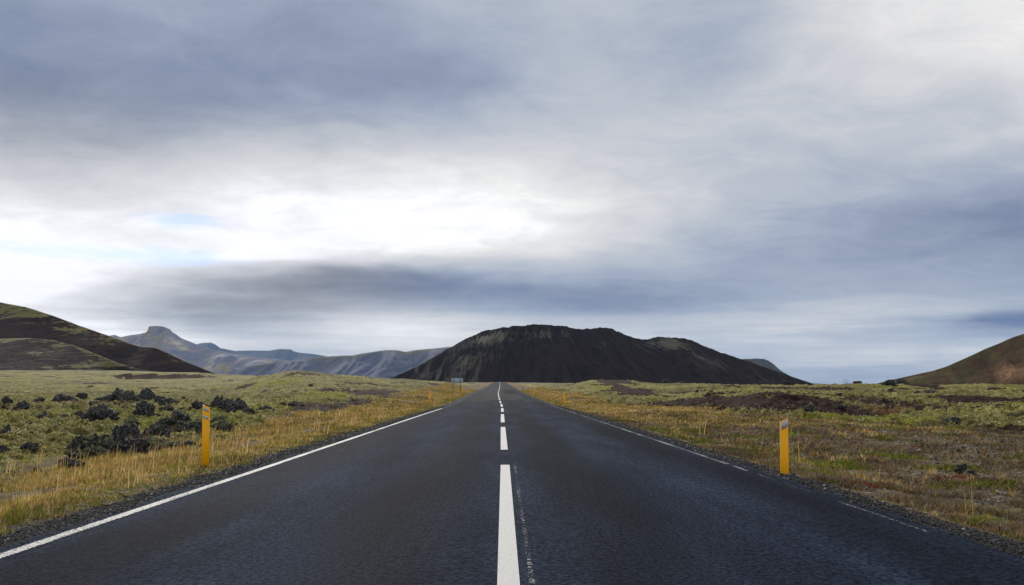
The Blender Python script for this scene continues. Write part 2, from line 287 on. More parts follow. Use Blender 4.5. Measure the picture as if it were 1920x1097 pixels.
def build_sky():
    world = bpy.data.worlds.new("World")
    SC.world = world
    world.use_nodes = True
    N = Nodes(world.node_tree)
    direction = N.new("ShaderNodeTexCoord").outputs["Generated"]
    d = N.sep(N.vmath("NORMALIZE", direction))
    az = N.math("MULTIPLY", N.math("ARCTAN2", d[0], d[1]), 180 / math.pi)
    el = N.math("MULTIPLY", N.math("ARCSINE", d[2]), 180 / math.pi)
    # cloud deck coordinates: features shrink towards the horizon as a flat layer's do
    h = N.math("ADD", N.math("MAXIMUM", d[2], 0.0), 0.16)
    deck = N.comb(N.math("DIVIDE", d[0], h), N.math("DIVIDE", d[1], h), 0.0)
    streak = N.vmath("MULTIPLY", deck, (0.55, 1.0, 1.0))
    big = N.noise(streak, 0.9, 4.0, 0.5)
    warp = N.noise(N.vmath("MULTIPLY", deck, (0.8, 1.0, 1.0)), 2.3, 6.0, 0.6, color=True)
    w = N.sep(N.vmath("SUBTRACT", warp, (0.5, 0.5, 0.5)))
    grow = N.math("ADD", N.lin(el, 2.0, 8.0, 0.45, 0.9), N.lin(el, 8.0, 20.0, 0.0, 4.1))
    el_w = N.math("ADD", el, N.math("MULTIPLY", w[0], grow))
    az_w = N.math("ADD", az, N.math("MULTIPLY", w[1], 9.0))
    # cloud thickness measured by bearing (columns) and elevation (rows)
    nb = len(CLOUDS[0])
    f = N.lin(az_w, -58.0, 58.0)
    lum = None
    for row, e0, e1 in zip(CLOUDS, [None] + CLOUD_EL[:-1], CLOUD_EL):
        stops = [(0.0, 0.80)] + [((-34 + 68 * i / (nb - 1) + 58) / 116, v / 255) for i, v in enumerate(row)] + [(1.0, 0.80)]  # end stops: unseen sky brightened to lift camera-facing surfaces
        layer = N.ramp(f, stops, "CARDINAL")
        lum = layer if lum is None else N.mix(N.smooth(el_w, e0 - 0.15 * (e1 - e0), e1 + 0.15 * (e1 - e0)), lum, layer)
    lum = N.mix(N.smooth(el, 28.0, 50.0), lum, (0.80, 0.80, 0.80))  # sky above the view, out of sight, raised the same way
    lum = N.math("MULTIPLY", N.sep(lum)[0], N.smooth(el, 1.0, 9.0, 1.06, 1.0))
    fine = N.noise(N.vmath("MULTIPLY", deck, (0.8, 1.0, 1.0)), 4.6, 8.0, 0.66, 0.5)
    lum = N.math("ADD", lum, N.math("MULTIPLY", N.math("SUBTRACT", fine, 0.5), N.lin(el, 1.0, 12.0, 0.10, 0.22)))
    lum = N.math("ADD", lum, N.math("MULTIPLY", N.math("SUBTRACT", big, 0.5), 0.09), clamp=True)
    lum = N.math("MULTIPLY_ADD", N.math("MINIMUM", N.math("SUBTRACT", lum, 0.72), 0.0), 0.16, lum)
    # thin flat bands low over the horizon
    bands = N.noise(N.comb(N.math("MULTIPLY", az, 0.045), N.math("MULTIPLY", el, 0.95), 3.7), 1.0, 5.0, 0.6, 0.4)
    lum = N.math("ADD", lum, N.math("MULTIPLY", N.math("SUBTRACT", bands, 0.5), N.smooth(el, 7.5, 2.5, 0.0, 0.50)), clamp=True)
    tint = [(0.0, (70, 92, 142)), (0.33, (84, 106, 158)), (0.43, (108, 122, 158)), (0.51, (131, 143, 168)), (0.59, (150, 161, 183)),
            (0.67, (168, 178, 195)), (0.75, (189, 195, 205)), (0.83, (213, 214, 218)), (0.92, (238, 237, 236)), (1.0, (255, 255, 254))]
    cool = N.ramp(lum, [(p, lin_rgb(c)) for p, c in tint])
    warm = N.ramp(lum, [(p, lin_rgb([255 * p * 0.985, 255 * p * 0.985, 255 * p * 1.01])) for p, c in tint])
    neutral = N.math("MULTIPLY", N.math("MULTIPLY", N.smooth(el, 2.5, 5.5), N.smooth(el, 21.0, 12.0)), N.smooth(N.math("ABSOLUTE", N.math("ADD", az, 24.0)), 24.0, 8.0))
    cloud = N.mix(N.math("MULTIPLY", neutral, 0.75), cool, warm)
    cloud = N.vmath("SCALE", cloud, N.smooth(lum, 0.90, 1.0, 7.0, 7.7))
    sky = N.new("ShaderNodeTexSky", sky_type="NISHITA", sun_disc=False,
                sun_elevation=math.radians(SUN_EL), sun_rotation=math.radians(SUN_AZ))
    N.put(sky.inputs[0], N.comb(N.math("MULTIPLY", d[0], -1.0), N.math("MULTIPLY", d[1], -1.0), N.math("ADD", d[2], 0.35)))
    # two ragged gaps where blue shows through
    def gap(a, e, wa, we):
        qa = N.math("DIVIDE", N.math("SUBTRACT", az_w, a), wa)
        qe = N.math("DIVIDE", N.math("SUBTRACT", el_w, e), we)
        return N.math("ADD", N.math("POWER", qa, 2.0), N.math("POWER", qe, 2.0))
    g = N.math("MINIMUM", gap(-27.0, 8.55, 6.2, 0.5), gap(-22.5, 10.9, 2.6, 0.4))
    g = N.smooth(N.math("ADD", g, N.math("MULTIPLY", N.math("SUBTRACT", fine, 0.5), 5.0)), 0.0, 2.2, 0.38, 0.0)
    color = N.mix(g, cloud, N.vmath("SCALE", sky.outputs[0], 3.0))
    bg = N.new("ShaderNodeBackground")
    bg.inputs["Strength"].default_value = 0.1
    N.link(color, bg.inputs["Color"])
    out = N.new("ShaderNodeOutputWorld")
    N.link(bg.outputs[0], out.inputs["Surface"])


build_sky()

# ------------------------------------------------------------------ noise on the numpy side
def _hash(ix, iy, iz, seed):
    h = (ix.astype(np.int64) * 374761393 + iy.astype(np.int64) * 668265263 + iz.astype(np.int64) * 2147483647 + seed * 974711) & 0xFFFFFFFF
    h = ((h ^ (h >> 13)) * 1274126177) & 0xFFFFFFFF
    return ((h ^ (h >> 16)) & 0xFFFF) / 65535.0


def vnoise(x, y, seed=0):
    ix, iy = np.floor(x), np.floor(y)
    fx, fy = x - ix, y - iy
    fx = fx * fx * fx * (fx * (fx * 6 - 15) + 10)
    fy = fy * fy * fy * (fy * (fy * 6 - 15) + 10)
    z = np.zeros_like(ix)
    a, b = _hash(ix, iy, z, seed), _hash(ix + 1, iy, z, seed)
    c, d = _hash(ix, iy + 1, z, seed), _hash(ix + 1, iy + 1, z, seed)
    return (a + (b - a) * fx) * (1 - fy) + (c + (d - c) * fx) * fy


def vnoise3(p, seed=0):
    i = np.floor(p)
    f = p - i
    f = f * f * (3 - 2 * f)
    out = 0.0
    for dx in (0, 1):
        for dy in (0, 1):
            for dz in (0, 1):
                wgt = (f[:, 0] if dx else 1 - f[:, 0]) * (f[:, 1] if dy else 1 - f[:, 1]) * (f[:, 2] if dz else 1 - f[:, 2])
                out = out + wgt * _hash(i[:, 0] + dx, i[:, 1] + dy, i[:, 2] + dz, seed)
    return out


def fbm(x, y, octaves=4, seed=0, gain=0.5):
    s, a, t = 0.0, 1.0, 0.0
    for k in range(octaves):
        s = s + a * vnoise(x, y, seed + k)
        t += a
        a *= gain
        x, y = x * 1.93 + 17.3 + 0.4 * y, y * 1.93 - 8.1 - 0.4 * x
    return s / t


def sstep(t):
    t = np.clip(t, 0.0, 1.0)
    return t * t * (3 - 2 * t)


# ------------------------------------------------------------------ ground shape
LOGD = np.log(np.array(DEPTHS, float))
BEAR = np.array(BEARINGS)
HT = np.array(HEIGHTS)


def road_x(y):
    return np.interp(y, ROAD_Y, ROAD_X)


_py = np.arange(-60.0, 1200.0, 4.0)
_pz = np.interp(_py, PROFILE_Y, PROFILE_Z)
_pz = np.convolve(np.pad(_pz, 3, mode="edge"), np.ones(7) / 7, mode="valid")


def road_z(y):
    return np.interp(y, _py, _pz)


def plain(x, y):
    D = np.clip(y, 8, 14000)
    u = np.clip(x / D, BEAR[0], BEAR[-1])
    i = np.clip(np.searchsorted(BEAR, u) - 1, 0, len(BEAR) - 2)
    fu = (u - BEAR[i]) / (BEAR[i + 1] - BEAR[i])
    fu = fu * fu * (3 - 2 * fu)
    l = np.log(D)
    j = np.clip(np.searchsorted(LOGD, l) - 1, 0, len(LOGD) - 2)
    fd = (l - LOGD[j]) / (LOGD[j + 1] - LOGD[j])
    return (HT[i, j] * (1 - fu) + HT[i + 1, j] * fu) * (1 - fd) + (HT[i, j + 1] * (1 - fu) + HT[i + 1, j + 1] * fu) * fd


def heath_edge(y):
    return np.interp(y, [0, 25, 30, 44, 60, 80, 160, 600], [42, 22, 16.5, 11.5, 8.5, 7.5, 7.5, 9])


def cover(x, y):
    """moss, heath, gravel weights (0..1) of a point on the ground"""
    s = x - road_x(y)
    n = fbm(x * 0.35, y * 0.35, 3, 40) - 0.5
    n2 = fbm(x * 1.7, y * 1.7, 3, 44) - 0.5
    left = s < 0
    gl = 1 - sstep((-s - 4.25 + n * 0.5 + n2 * 0.5) / 0.28)
    gr = 1 - sstep((s - 3.98 + n * 0.5 + n2 * 0.5) / 0.28)
    gravel = np.where(left, gl, gr)
    ml = sstep((-s - np.interp(y, [0, 14, 30, 50, 90, 200], [8.2, 7.6, 8.4, 8.8, 9.5, 11]) + n * 5.0) / 1.6)
    mr = sstep((s - heath_edge(y) + n * 4.0) / 1.5)
    moss = np.where(left, ml, mr)
    return moss, (1 - moss) * (1 - gravel), gravel


def spots(x, y, table, seed):
    out = np.zeros_like(x)
    n = (fbm(x * 0.45, y * 0.22, 4, seed) - 0.5) * 1.5 + (fbm(x * 2.3, y * 1.2, 2, seed + 9) - 0.5) * 0.5
    for cx, cy, rx, ry in table:
        near = (np.abs(x - cx) < rx * 2.2) & (np.abs(y - cy) < ry * 2.2)
        if near.any():
            q = ((x[near] - cx) / rx) ** 2 + ((y[near] - cy) / ry) ** 2
            out[near] = np.maximum(out[near], 1 - sstep((q + n[near] - 0.75) / 0.4))
    return out


def ground_z(x, y, detail=True):
    x = np.asarray(x, float)
    y = np.asarray(y, float)
    s = x - road_x(y)
    g = plain(x, y)
    dist = np.hypot(x, y)
    k = np.where(s < 0, sstep((-s - 4.4) / 4.0), sstep((s - 4.05) / 2.6))
    if detail:
        moss, heath, gravel = cover(x, y)
        moss = moss * (1 - 0.45 * spots(x, y, SOIL, 120))
        fade = np.clip(1 - (dist - 60) / 240, 0, 1)
        roll = (fbm(x * 0.11, y * 0.11, 3, 3) - 0.5) * 0.5 * np.clip(dist / 30, 0.25, 1.6)
        hum = 1 - np.abs(fbm(x * 0.85, y * 0.85, 3, 5) * 2 - 1)
        lump = np.abs(fbm(x * 1.9, y * 1.9, 2, 8) * 2 - 1)
        g = g + roll * np.clip((dist - 9) / 20, 0, 1) * np.where(dist > 400, 1.5, 1.0)
        lump2 = np.abs(fbm(x * 3.4, y * 3.4, 2, 11) * 2 - 1)
        g = g + moss * fade * (0.42 * (hum - 0.75) - 0.36 * (lump - 0.3) - 0.14 * (lump2 - 0.3) * (dist < 70)) * np.clip(dist / 30, 0.5, 1.4)
        g = g + heath * fade * 0.16 * (fbm(x * 1.6, y * 1.6, 3, 14) - 0.5)
    edge = road_z(y) - 0.05 - 0.07 * sstep((np.abs(s) - 3.6) / 0.8)
    if detail:
        edge = edge + np.where(np.abs(s) > 3.72, 0.02 * (fbm(x * 5, y * 5, 2, 21) - 0.5), -0.02)
    return edge * (1 - k) + g * k


def gz(x, y):
    return float(ground_z(np.array([x]), np.array([y]))[0])


# ------------------------------------------------------------------ mesh helpers
def mesh_from(name, verts, faces, smooth=False, uv=None, attrs=None):
    """verts (n,3), faces list of (m,k) arrays; attrs {name: (n,3) colours per vertex}; uv (n,2) per vertex"""
    me = bpy.data.meshes.new(name)
    verts = np.asarray(verts, np.float32)
    if not isinstance(faces, list):
        faces = [faces]
    faces = [np.asarray(f, np.int32) for f in faces if len(f)]
    loops = np.concatenate([f.ravel() for f in faces])
    sizes = np.concatenate([np.full(len(f), f.shape[1], np.int32) for f in faces])
    starts = np.concatenate([[0], np.cumsum(sizes)[:-1]]).astype(np.int32)
    me.vertices.add(len(verts))
    me.vertices.foreach_set("co", verts.ravel())
    me.loops.add(len(loops))
    me.loops.foreach_set("vertex_index", loops)
    me.polygons.add(len(sizes))
    me.polygons.foreach_set("loop_start", starts)
    me.polygons.foreach_set("loop_total", sizes)
    if smooth:
        me.polygons.foreach_set("use_smooth", np.ones(len(sizes), bool))
    if uv is not None:
        lay = me.uv_layers.new(name="UVMap")
        lay.data.foreach_set("uv", np.asarray(uv, np.float32)[loops].ravel())
    for k, v in (attrs or {}).items():
        a = me.attributes.new(k, "FLOAT_COLOR", "POINT")
        v = np.asarray(v, np.float32)
        a.data.foreach_set("color", np.concatenate([v, np.ones((len(v), 1), np.float32)], 1).ravel())
    me.update(calc_edges=True)
    me.validate()
    return me


def link(name, me, mat=None, parent=None, **tags):
    o = bpy.data.objects.new(name, me)
    COL.objects.link(o)
    if mat is not None and me is not None:
        if len(me.materials) == 0:
            me.materials.append(mat)
    if parent is not None:
        o.parent = parent
    for k, v in tags.items():
        o[k] = v
    return o


def empty(name, loc, label, category, group=None, rot=0.0):
    o = bpy.data.objects.new(name, None)
    COL.objects.link(o)
    o.location = loc
    o.rotation_euler = (0, 0, rot)
    o.empty_display_size = 0.2
    o["label"] = label
    o["category"] = category
    if group:
        o["group"] = group
    return o


def grid_faces(nr, nc):
    i = np.arange(nr - 1)[:, None] * nc + np.arange(nc - 1)[None, :]
    return np.stack([i, i + 1, i + nc + 1, i + nc], -1).reshape(-1, 4)


def box_mesh(name, boxes):
    """boxes: (x0,x1,y0,y1,z0,z1) each"""
    v, f = [], []
    for x0, x1, y0, y1, z0, z1 in boxes:
        b = len(v)
        v += [(x0, y0, z0), (x1, y0, z0), (x1, y1, z0), (x0, y1, z0), (x0, y0, z1), (x1, y0, z1), (x1, y1, z1), (x0, y1, z1)]
        f += [(b, b + 3, b + 2, b + 1), (b + 4, b + 5, b + 6, b + 7), (b, b + 1, b + 5, b + 4), (b + 1, b + 2, b + 6, b + 5), (b + 2, b + 3, b + 7, b + 6), (b + 3, b, b + 4, b + 7)]
    return mesh_from(name, v, np.array(f))


def rod_mesh(name, p0, p1, r, n=10, r1=None):
    p0, p1 = Vector(p0), Vector(p1)
    ax = (p1 - p0).normalized()
    a = ax.orthogonal().normalized()
    b = ax.cross(a)
    v = []
    for p, rr in ((p0, r), (p1, r if r1 is None else r1)):
        for k in range(n):
            t = 2 * math.pi * k / n
            v.append(p + (a * math.cos(t) + b * math.sin(t)) * rr)
    side = [(k, (k + 1) % n, n + (k + 1) % n, n + k) for k in range(n)]
    return mesh_from(name, [tuple(q) for q in v], [np.array(side), np.array([list(range(n))[::-1], list(range(n, 2 * n))])])


# ------------------------------------------------------------------ materials
def material(name):
    m = bpy.data.materials.new(name)
    m.use_nodes = True
    N = Nodes(m.node_tree)
    out = N.new("ShaderNodeOutputMaterial")
    return m, N, out


def surface(N, out, color, rough=0.9, bump=None, strength=0.3, dist=0.02, spec=0.5, shader_mix=None):
    p = N.new("ShaderNodeBsdfPrincipled")
    N.put(p.inputs["Base Color"], color)
    N.put(p.inputs["Roughness"], rough)
    N.put(p.inputs["Specular IOR Level"], spec)
    if bump is not None:
        b = N.new("ShaderNodeBump")
        b.inputs["Strength"].default_value = strength
        b.inputs["Distance"].default_value = dist
        N.put(b.inputs["Height"], bump)
        N.link(b.outputs[0], p.inputs["Normal"])
    if shader_mix is not None:
        m = N.new("ShaderNodeMixShader")
        N.put(m.inputs[0], shader_mix)
        t = N.new("ShaderNodeBsdfTransparent")
        N.link(t.outputs[0], m.inputs[1])
        N.link(p.outputs[0], m.inputs[2])
        N.link(m.outputs[0], out.inputs["Surface"])
    else:
        N.link(p.outputs[0], out.inputs["Surface"])
    return p


def attr(N, name):
    n = N.new("ShaderNodeAttribute", attribute_name=name)
    return n.outputs["Color"]


def flat(name, color, rough=0.6, var=0.0, scale=20.0, spec=0.5, metal=0.0):
    m, N, out = material(name)
    pos = N.new("ShaderNodeTexCoord").outputs["Object"]
    n = N.noise(pos, scale, 4.0, 0.6)
    c = N.mix(n, tuple(v * (1 - var) for v in color), tuple(min(1, v * (1 + var)) for v in color))
    p = surface(N, out, c, rough, n, 0.1, 0.002, spec)
    p.inputs["Metallic"].default_value = metal
    return m


def ground_material():
    m, N, out = material("ground_cover")
    P = N.new("ShaderNodeTexCoord").outputs["Object"]
    cov, tin = N.sep(attr(N, "cover")), N.sep(attr(N, "tint"))
    n_big = N.noise(P, 0.09, 4, 0.55)
    n_mid = N.noise(P, 0.9, 4, 0.6)
    n_fin = N.noise(P, 6.0, 4, 0.65)
    n_mic = N.noise(P, 38.0, 3, 0.6)
    # woolly moss: pale grey green crests over olive and brown
    moss = N.mix(N.smooth(n_mid, 0.36, 0.64), (0.185, 0.167, 0.040), (0.325, 0.295, 0.098))
    moss = N.mix(N.smooth(n_big, 0.40, 0.66), moss, N.mix(N.smooth(n_mid, 0.4, 0.6), (0.095, 0.085, 0.024), (0.165, 0.148, 0.046)))
    moss = N.mix(N.smooth(N.noise(P, 0.35, 5, 0.62), 0.57, 0.68), moss, (0.105, 0.075, 0.036))
    gapm = N.math("MULTIPLY", N.smooth(n_fin, 0.52, 0.38), 0.85)
    moss = N.mix(gapm, moss, (0.040, 0.040, 0.014))
    moss = N.mix(N.math("MULTIPLY", tin[0], N.smooth(n_mid, 0.25, 0.5)), moss, (0.190, 0.195, 0.024))
    moss = N.mix(N.math("MULTIPLY", tin[1], 0.85), moss, (0.105, 0.045, 0.018))
    # bare earth
    soil = N.mix(n_mid, (0.008, 0.0036, 0.0024), (0.034, 0.0140, 0.0080))
    soil = N.mix(N.smooth(n_fin, 0.68, 0.78), soil, (0.075, 0.052, 0.036))
    # dry heath: straw, brown stems, grey lichen, dark gaps, green cushions
    heath = N.mix(N.smooth(n_mid, 0.35, 0.65), (0.115, 0.078, 0.042), (0.185, 0.135, 0.068))
    heath = N.mix(N.smooth(n_fin, 0.50, 0.60), heath, (0.060, 0.045, 0.034))
    heath = N.mix(N.smooth(N.noise(P, 2.6, 4, 0.65), 0.60, 0.68), heath, (0.225, 0.215, 0.195))
    heath = N.mix(N.smooth(N.noise(P, 1.1, 3, 0.6), 0.63, 0.70), heath, (0.080, 0.090, 0.016))
    heath = N.mix(N.smooth(n_mic, 0.58, 0.70), heath, (0.025, 0.020, 0.015))
    grav = N.mix(N.smooth(n_mic, 0.35, 0.7), (0.012, 0.012, 0.013), (0.045, 0.046, 0.048))
    grav = N.mix(N.smooth(N.noise(P, 60.0, 2, 0.5), 0.68, 0.74), grav, (0.20, 0.20, 0.20))
    c = N.mix(cov[0], heath, moss)
    c = N.mix(N.smooth(N.math("ADD", cov[1], N.math("MULTIPLY", N.math("SUBTRACT", n_fin, 0.5), 0.6)), 0.35, 0.65), c, soil)
    c = N.mix(cov[2], c, grav)
    far = N.smooth(tin[2], 0.0, 1.0)
    c = N.mix(far, c, N.mix(n_big, (0.110, 0.090, 0.062), (0.120, 0.120, 0.052)))
    hgt = N.math("ADD", N.math("MULTIPLY", n_fin, 1.0), N.math("MULTIPLY", n_mic, 0.35))
    surface(N, out, c, 0.95, hgt, 1.0, 0.16, 0.10)
    return m


def asphalt_material():
    m, N, out = material("asphalt")
    P = N.new("ShaderNodeTexCoord").outputs["Object"]
    uv = N.sep(N.new("ShaderNodeUVMap", uv_map="UVMap").outputs[0])
    grain = N.noise(P, 30.0, 5, 0.80)
    stone = N.voronoi(P, 85.0)
    blot = N.noise(N.vmath("MULTIPLY", P, (1.0, 0.18, 1.0)), 0.9, 5, 0.6)
    c = N.mix(N.smooth(grain, 0.36, 0.66), (0.0018, 0.0034, 0.0080), (0.023, 0.033, 0.055))
    c = N.mix(N.math("MULTIPLY", N.smooth(stone, 0.22, 0.08), N.smooth(N.noise(P, 31.0, 2), 0.52, 0.66)), c, (0.11, 0.118, 0.13))
    c = N.mix(N.smooth(blot, 0.35, 0.7), c, N.vmath("SCALE", c, 2.0))
    # polished wheel tracks, two per lane
    wob = N.math("MULTIPLY", N.math("SUBTRACT", N.noise(N.vmath("MULTIPLY", P, (0.2, 0.05, 0.2)), 1.0, 2), 0.5), 0.5)
    s = N.math("ADD", N.math("ABSOLUTE", N.math("ADD", uv[0], 0.0)), wob)
    t1 = N.math("SUBTRACT", 1.0, N.smooth(N.math("ABSOLUTE", N.math("SUBTRACT", s, 0.85)), 0.15, 0.75))
    t2 = N.math("SUBTRACT", 1.0, N.smooth(N.math("ABSOLUTE", N.math("SUBTRACT", s, 2.95)), 0.15, 0.70))
    track = N.math("MAXIMUM", t1, t2)
    c = N.mix(N.math("MULTIPLY", track, 0.85), N.vmath("SCALE", c, 1.22), N.vmath("SCALE", c, 0.55))
    # dusty older surfacing further on
    old = N.smooth(N.math("ADD", uv[1], N.math("MULTIPLY", blot, 1.5)), 67.0, 69.5)
    dust = N.math("MULTIPLY", old, N.smooth(N.noise(N.vmath("MULTIPLY", P, (0.5, 0.03, 1.0)), 1.0, 4), 0.30, 0.70))
    dust = N.math("MULTIPLY", dust, N.smooth(N.math("ABSOLUTE", uv[0]), 3.3, 2.4))
    c = N.mix(N.math("MULTIPLY", dust, 0.70), c, (0.060, 0.052, 0.044))
    c = N.mix(N.math("MULTIPLY", old, 0.25), c, (0.040, 0.043, 0.050))
    h = N.math("ADD", grain, N.math("MULTIPLY", stone, -0.9))
    surface(N, out, c, N.mixf(track, 0.85, 0.80), h, 0.9, 0.02, 0.015)
    return m


def paint_material(name, wear, edge=0.0, tone=0.70):
    """white road paint, worn through to the surface below"""
    m, N, out = material(name)
    P = N.new("ShaderNodeTexCoord").outputs["Object"]
    uv = N.sep(N.new("ShaderNodeUVMap", uv_map="UVMap").outputs[0])   # u -1..1 across, v metres along
    n = N.noise(P, 42.0, 4, 0.7)
    n2 = N.noise(N.vmath("MULTIPLY", P, (1, 0.25, 1)), 2.2, 4, 0.6)
    q = N.math("ADD", N.math("MULTIPLY", n, 0.7), N.math("MULTIPLY", n2, 0.3))
    side = N.math("MULTIPLY", N.smooth(N.math("ABSOLUTE", uv[0]), 0.55, 1.0), edge)
    a = N.smooth(N.math("SUBTRACT", q, side), wear - 0.03, wear + 0.05)
    c = N.mix(N.smooth(n, 0.35, 0.6), (tone * 0.80, tone * 0.82, tone * 0.84), (tone, tone, tone * 0.98))
    surface(N, out, c, 0.75, n, 0.25, 0.006, 0.3, shader_mix=a)
    return m


def rock_material():
    m, N, out = material("lava_rock")
    P = N.new("ShaderNodeTexCoord").outputs["Object"]
    G = N.new("ShaderNodeNewGeometry")
    up = N.sep(G.outputs["Normal"])[2]
    k = N.sep(attr(N, "growth"))
    n = N.noise(P, 9.0, 5, 0.7)
    c = N.mix(N.smooth(n, 0.35, 0.65), (0.012, 0.012, 0.013), (0.068, 0.068, 0.068))
    c = N.mix(N.math("MULTIPLY", N.smooth(N.noise(P, 13.0, 4, 0.65), 0.54, 0.62), N.smooth(n, 0.42, 0.56)), c, (0.22, 0.225, 0.225))
    grow = N.math("MULTIPLY", N.smooth(N.math("ADD", up, N.math("MULTIPLY", N.math("SUBTRACT", n, 0.5), 1.6)), N.mixf(k[0], 1.25, 0.25), N.mixf(k[0], 1.5, 0.75)), 1.0)
    mc = N.mix(N.smooth(N.noise(P, 14.0, 3), 0.4, 0.6), (0.060, 0.066, 0.026), (0.185, 0.190, 0.105))
    c = N.mix(grow, c, mc)
    surface(N, out, c, 0.92, n, 0.9, 0.06, 0.25)
    return m


def blade_material(name, glow=0.35):
    m, N, out = material(name)
    col = attr(N, "hue")
    d = N.new("ShaderNodeBsdfDiffuse")
    t = N.new("ShaderNodeBsdfTranslucent")
    N.link(col, d.inputs[0])
    N.link(col, t.inputs[0])
    x = N.new("ShaderNodeMixShader")
    x.inputs[0].default_value = glow
    N.link(d.outputs[0], x.inputs[1])
    N.link(t.outputs[0], x.inputs[2])
    N.link(x.outputs[0], out.inputs["Surface"])
    return m


def hill_material(name, base, base2, moss, moss2, cut=0.55, streak=(0.05, 0.010), slant=0.0, mid=None, far=1.0):
    """rock and scree with plant streaks that follow the fall line; the 'growth' attribute sets where plants hold"""
    m, N, out = material(name)
    uv = N.sep(N.new("ShaderNodeUVMap", uv_map="UVMap").outputs[0])
    k = N.sep(attr(N, "growth"))
    u = N.math("ADD", uv[0], N.math("MULTIPLY", uv[1], slant))
    S = N.comb(N.math("MULTIPLY", u, streak[0]), N.math("MULTIPLY", uv[1], streak[1]), 0.0)
    a = N.noise(S, 1.0, 6, 0.62)
    b = N.noise(S, 3.6, 6, 0.70)
    iso = N.noise(N.comb(uv[0], uv[1], 0.0), 0.02 / far, 5, 0.6)
    fin = N.noise(N.comb(uv[0], uv[1], 0.0), 0.22 / far, 4, 0.65)
    rock = N.mix(N.smooth(a, 0.35, 0.68), base, base2)
    rock = N.mix(N.smooth(fin, 0.42, 0.3), rock, N.vmath("SCALE", rock, 0.55))
    mo = N.mix(N.smooth(iso, 0.38, 0.62), moss, moss2)
    mo = N.mix(N.smooth(fin, 0.45, 0.33), mo, N.vmath("SCALE", mo, 0.45))
    q = N.math("ADD", N.math("ADD", N.math("ADD", N.math("MULTIPLY", b, 0.35), N.math("MULTIPLY", N.noise(N.comb(uv[0], uv[1], 5.0), 0.065 / far, 5, 0.65), 0.20)), N.math("MULTIPLY", a, 0.25)), N.math("MULTIPLY", fin, 0.20))
    q = N.math("MULTIPLY_ADD", N.math("SUBTRACT", q, 0.5), 2.6, 0.5)
    q = N.math("ADD", q, N.math("MULTIPLY", N.math("SUBTRACT", k[0], 0.5), 0.50))
    c = N.mix(N.smooth(q, cut, cut + 0.10), rock, mo)
    if mid is not None:
        c = N.mix(N.math("MULTIPLY", k[1], N.smooth(N.math("ADD", a, fin), 0.75, 1.15)), c, mid)
    surface(N, out, c, 0.95, N.math("ADD", b, N.math("MULTIPLY", fin, 0.6)), 0.8, 2.2 * far, 0.1)
    return m


# ------------------------------------------------------------------ hills and mountains
def hill(name, label, ridge, mat, tilt=30.0, power=1.15, rough=2.0, gully=5.0, wave=22.0, crag=1.5, nx=420, nt=110, foot=-25.0, growth=None, seed=0, bend=0.0, soft=0.004, fan=0.0, fan_x=0.0, cap=None):
    depth, pts = ridge
    px = np.array([p[0] for p in pts])
    pz = np.array([p[1] for p in pts])
    xs = np.linspace(px[0], px[-1], nx)
    zs = np.interp(xs, px, pz)
    ker = int(nx * soft) * 2 + 1
    zs = np.convolve(np.pad(zs, ker // 2, mode="edge"), np.ones(ker) / ker, mode="valid")
    zs = zs + crag * (fbm(xs / wave * 2.2, xs * 0 + seed, 4, 60 + seed, 0.6) - 0.5) * 2 * np.clip(zs / (zs.max() + 1e-6), 0, 1)
    ts = np.concatenate([np.linspace(-1, -0.06, 12), np.linspace(0, 1, nt)])
    X = np.repeat(xs[None, :], len(ts), 0)
    R = np.repeat((zs - foot)[None, :], len(ts), 0)
    T = np.repeat(ts[:, None], nx, 1)
    run = R / math.tan(math.radians(tilt))
    at = np.abs(T)
    prof = (1 - at) ** power
    Y = depth - run * T + bend * X
    V = run * at
    warp = (fbm(X / wave * 0.25, V / wave * 0.2, 3, 70 + seed) - 0.5) * wave * 2.4
    g = fbm((X + warp) / wave, V / (wave * 7.0), 4, 80 + seed, 0.55) - 0.5
    iso = fbm(X / wave * 0.6, V / wave * 0.6, 5, 90 + seed, 0.55) - 0.5
    env = np.sin(np.clip(at, 0, 1) ** 0.7 * math.pi) ** 0.8 * sstep(at / 0.16)
    Z = foot + R * prof + (gully * g * 2 + rough * iso * 2) * env
    if cap is not None:      # a level rock table with a cliff below its rim
        on = (X > cap[0]) & (X < cap[1])
        Z = np.where(on & (at < 0.05), foot + R, Z - cap[2] * on * (at >= 0.05))
    G = np.zeros((X.size, 3))
    if growth is not None:
        G[:, 0], G[:, 1] = [q.ravel() for q in growth(X, T, Z)]
    v = np.stack([X, Y, Z], -1).reshape(-1, 3)
    f = grid_faces(len(ts), nx)[:, ::-1]
    U = fan_x + (X - fan_x) / (1 + fan * at) if fan else X      # streaks spread out below the summit
    me = mesh_from(name, v, f, smooth=True, uv=np.stack([U.ravel(), (V * np.sign(T)).ravel()], -1), attrs={"growth": G})
    return link(name, me, mat, kind="structure", label=label)


def blobs(X, T, items):
    out = np.zeros_like(X)
    for cx, ct, wx, wt, amp in items:
        out = np.maximum(out, amp * np.exp(-((X - cx) / wx) ** 2 - ((T - ct) / wt) ** 2))
    return out


def dark_growth(X, T, Z):
    # pale lichen on the crest crags, thin streaks below, greener to the right end
    k = blobs(X, T, [(-35, 0.13, 60, 0.13, 1.0), (65, 0.12, 70, 0.10, 0.85), (-75, 0.36, 40, 0.16, 0.9), (150, 0.22, 80, 0.14, 0.55), (20, 0.85, 130, 0.12, 0.55),
                     (290, 0.10, 75, 0.16, 1.0), (350, 0.3, 70, 0.25, 0.9), (440, 0.5, 70, 0.5, 0.85), (120, 0.62, 150, 0.25, 0.45), (-60, 0.92, 60, 0.1, 0.6), (-20, 0.6, 90, 0.2, 0.35)])
    red = np.clip(0.15 + 0.75 * T + 0.15 * np.sin(X / 60) + 0.5 * sstep((X - 100) / 250), 0, 1)
    return k, red


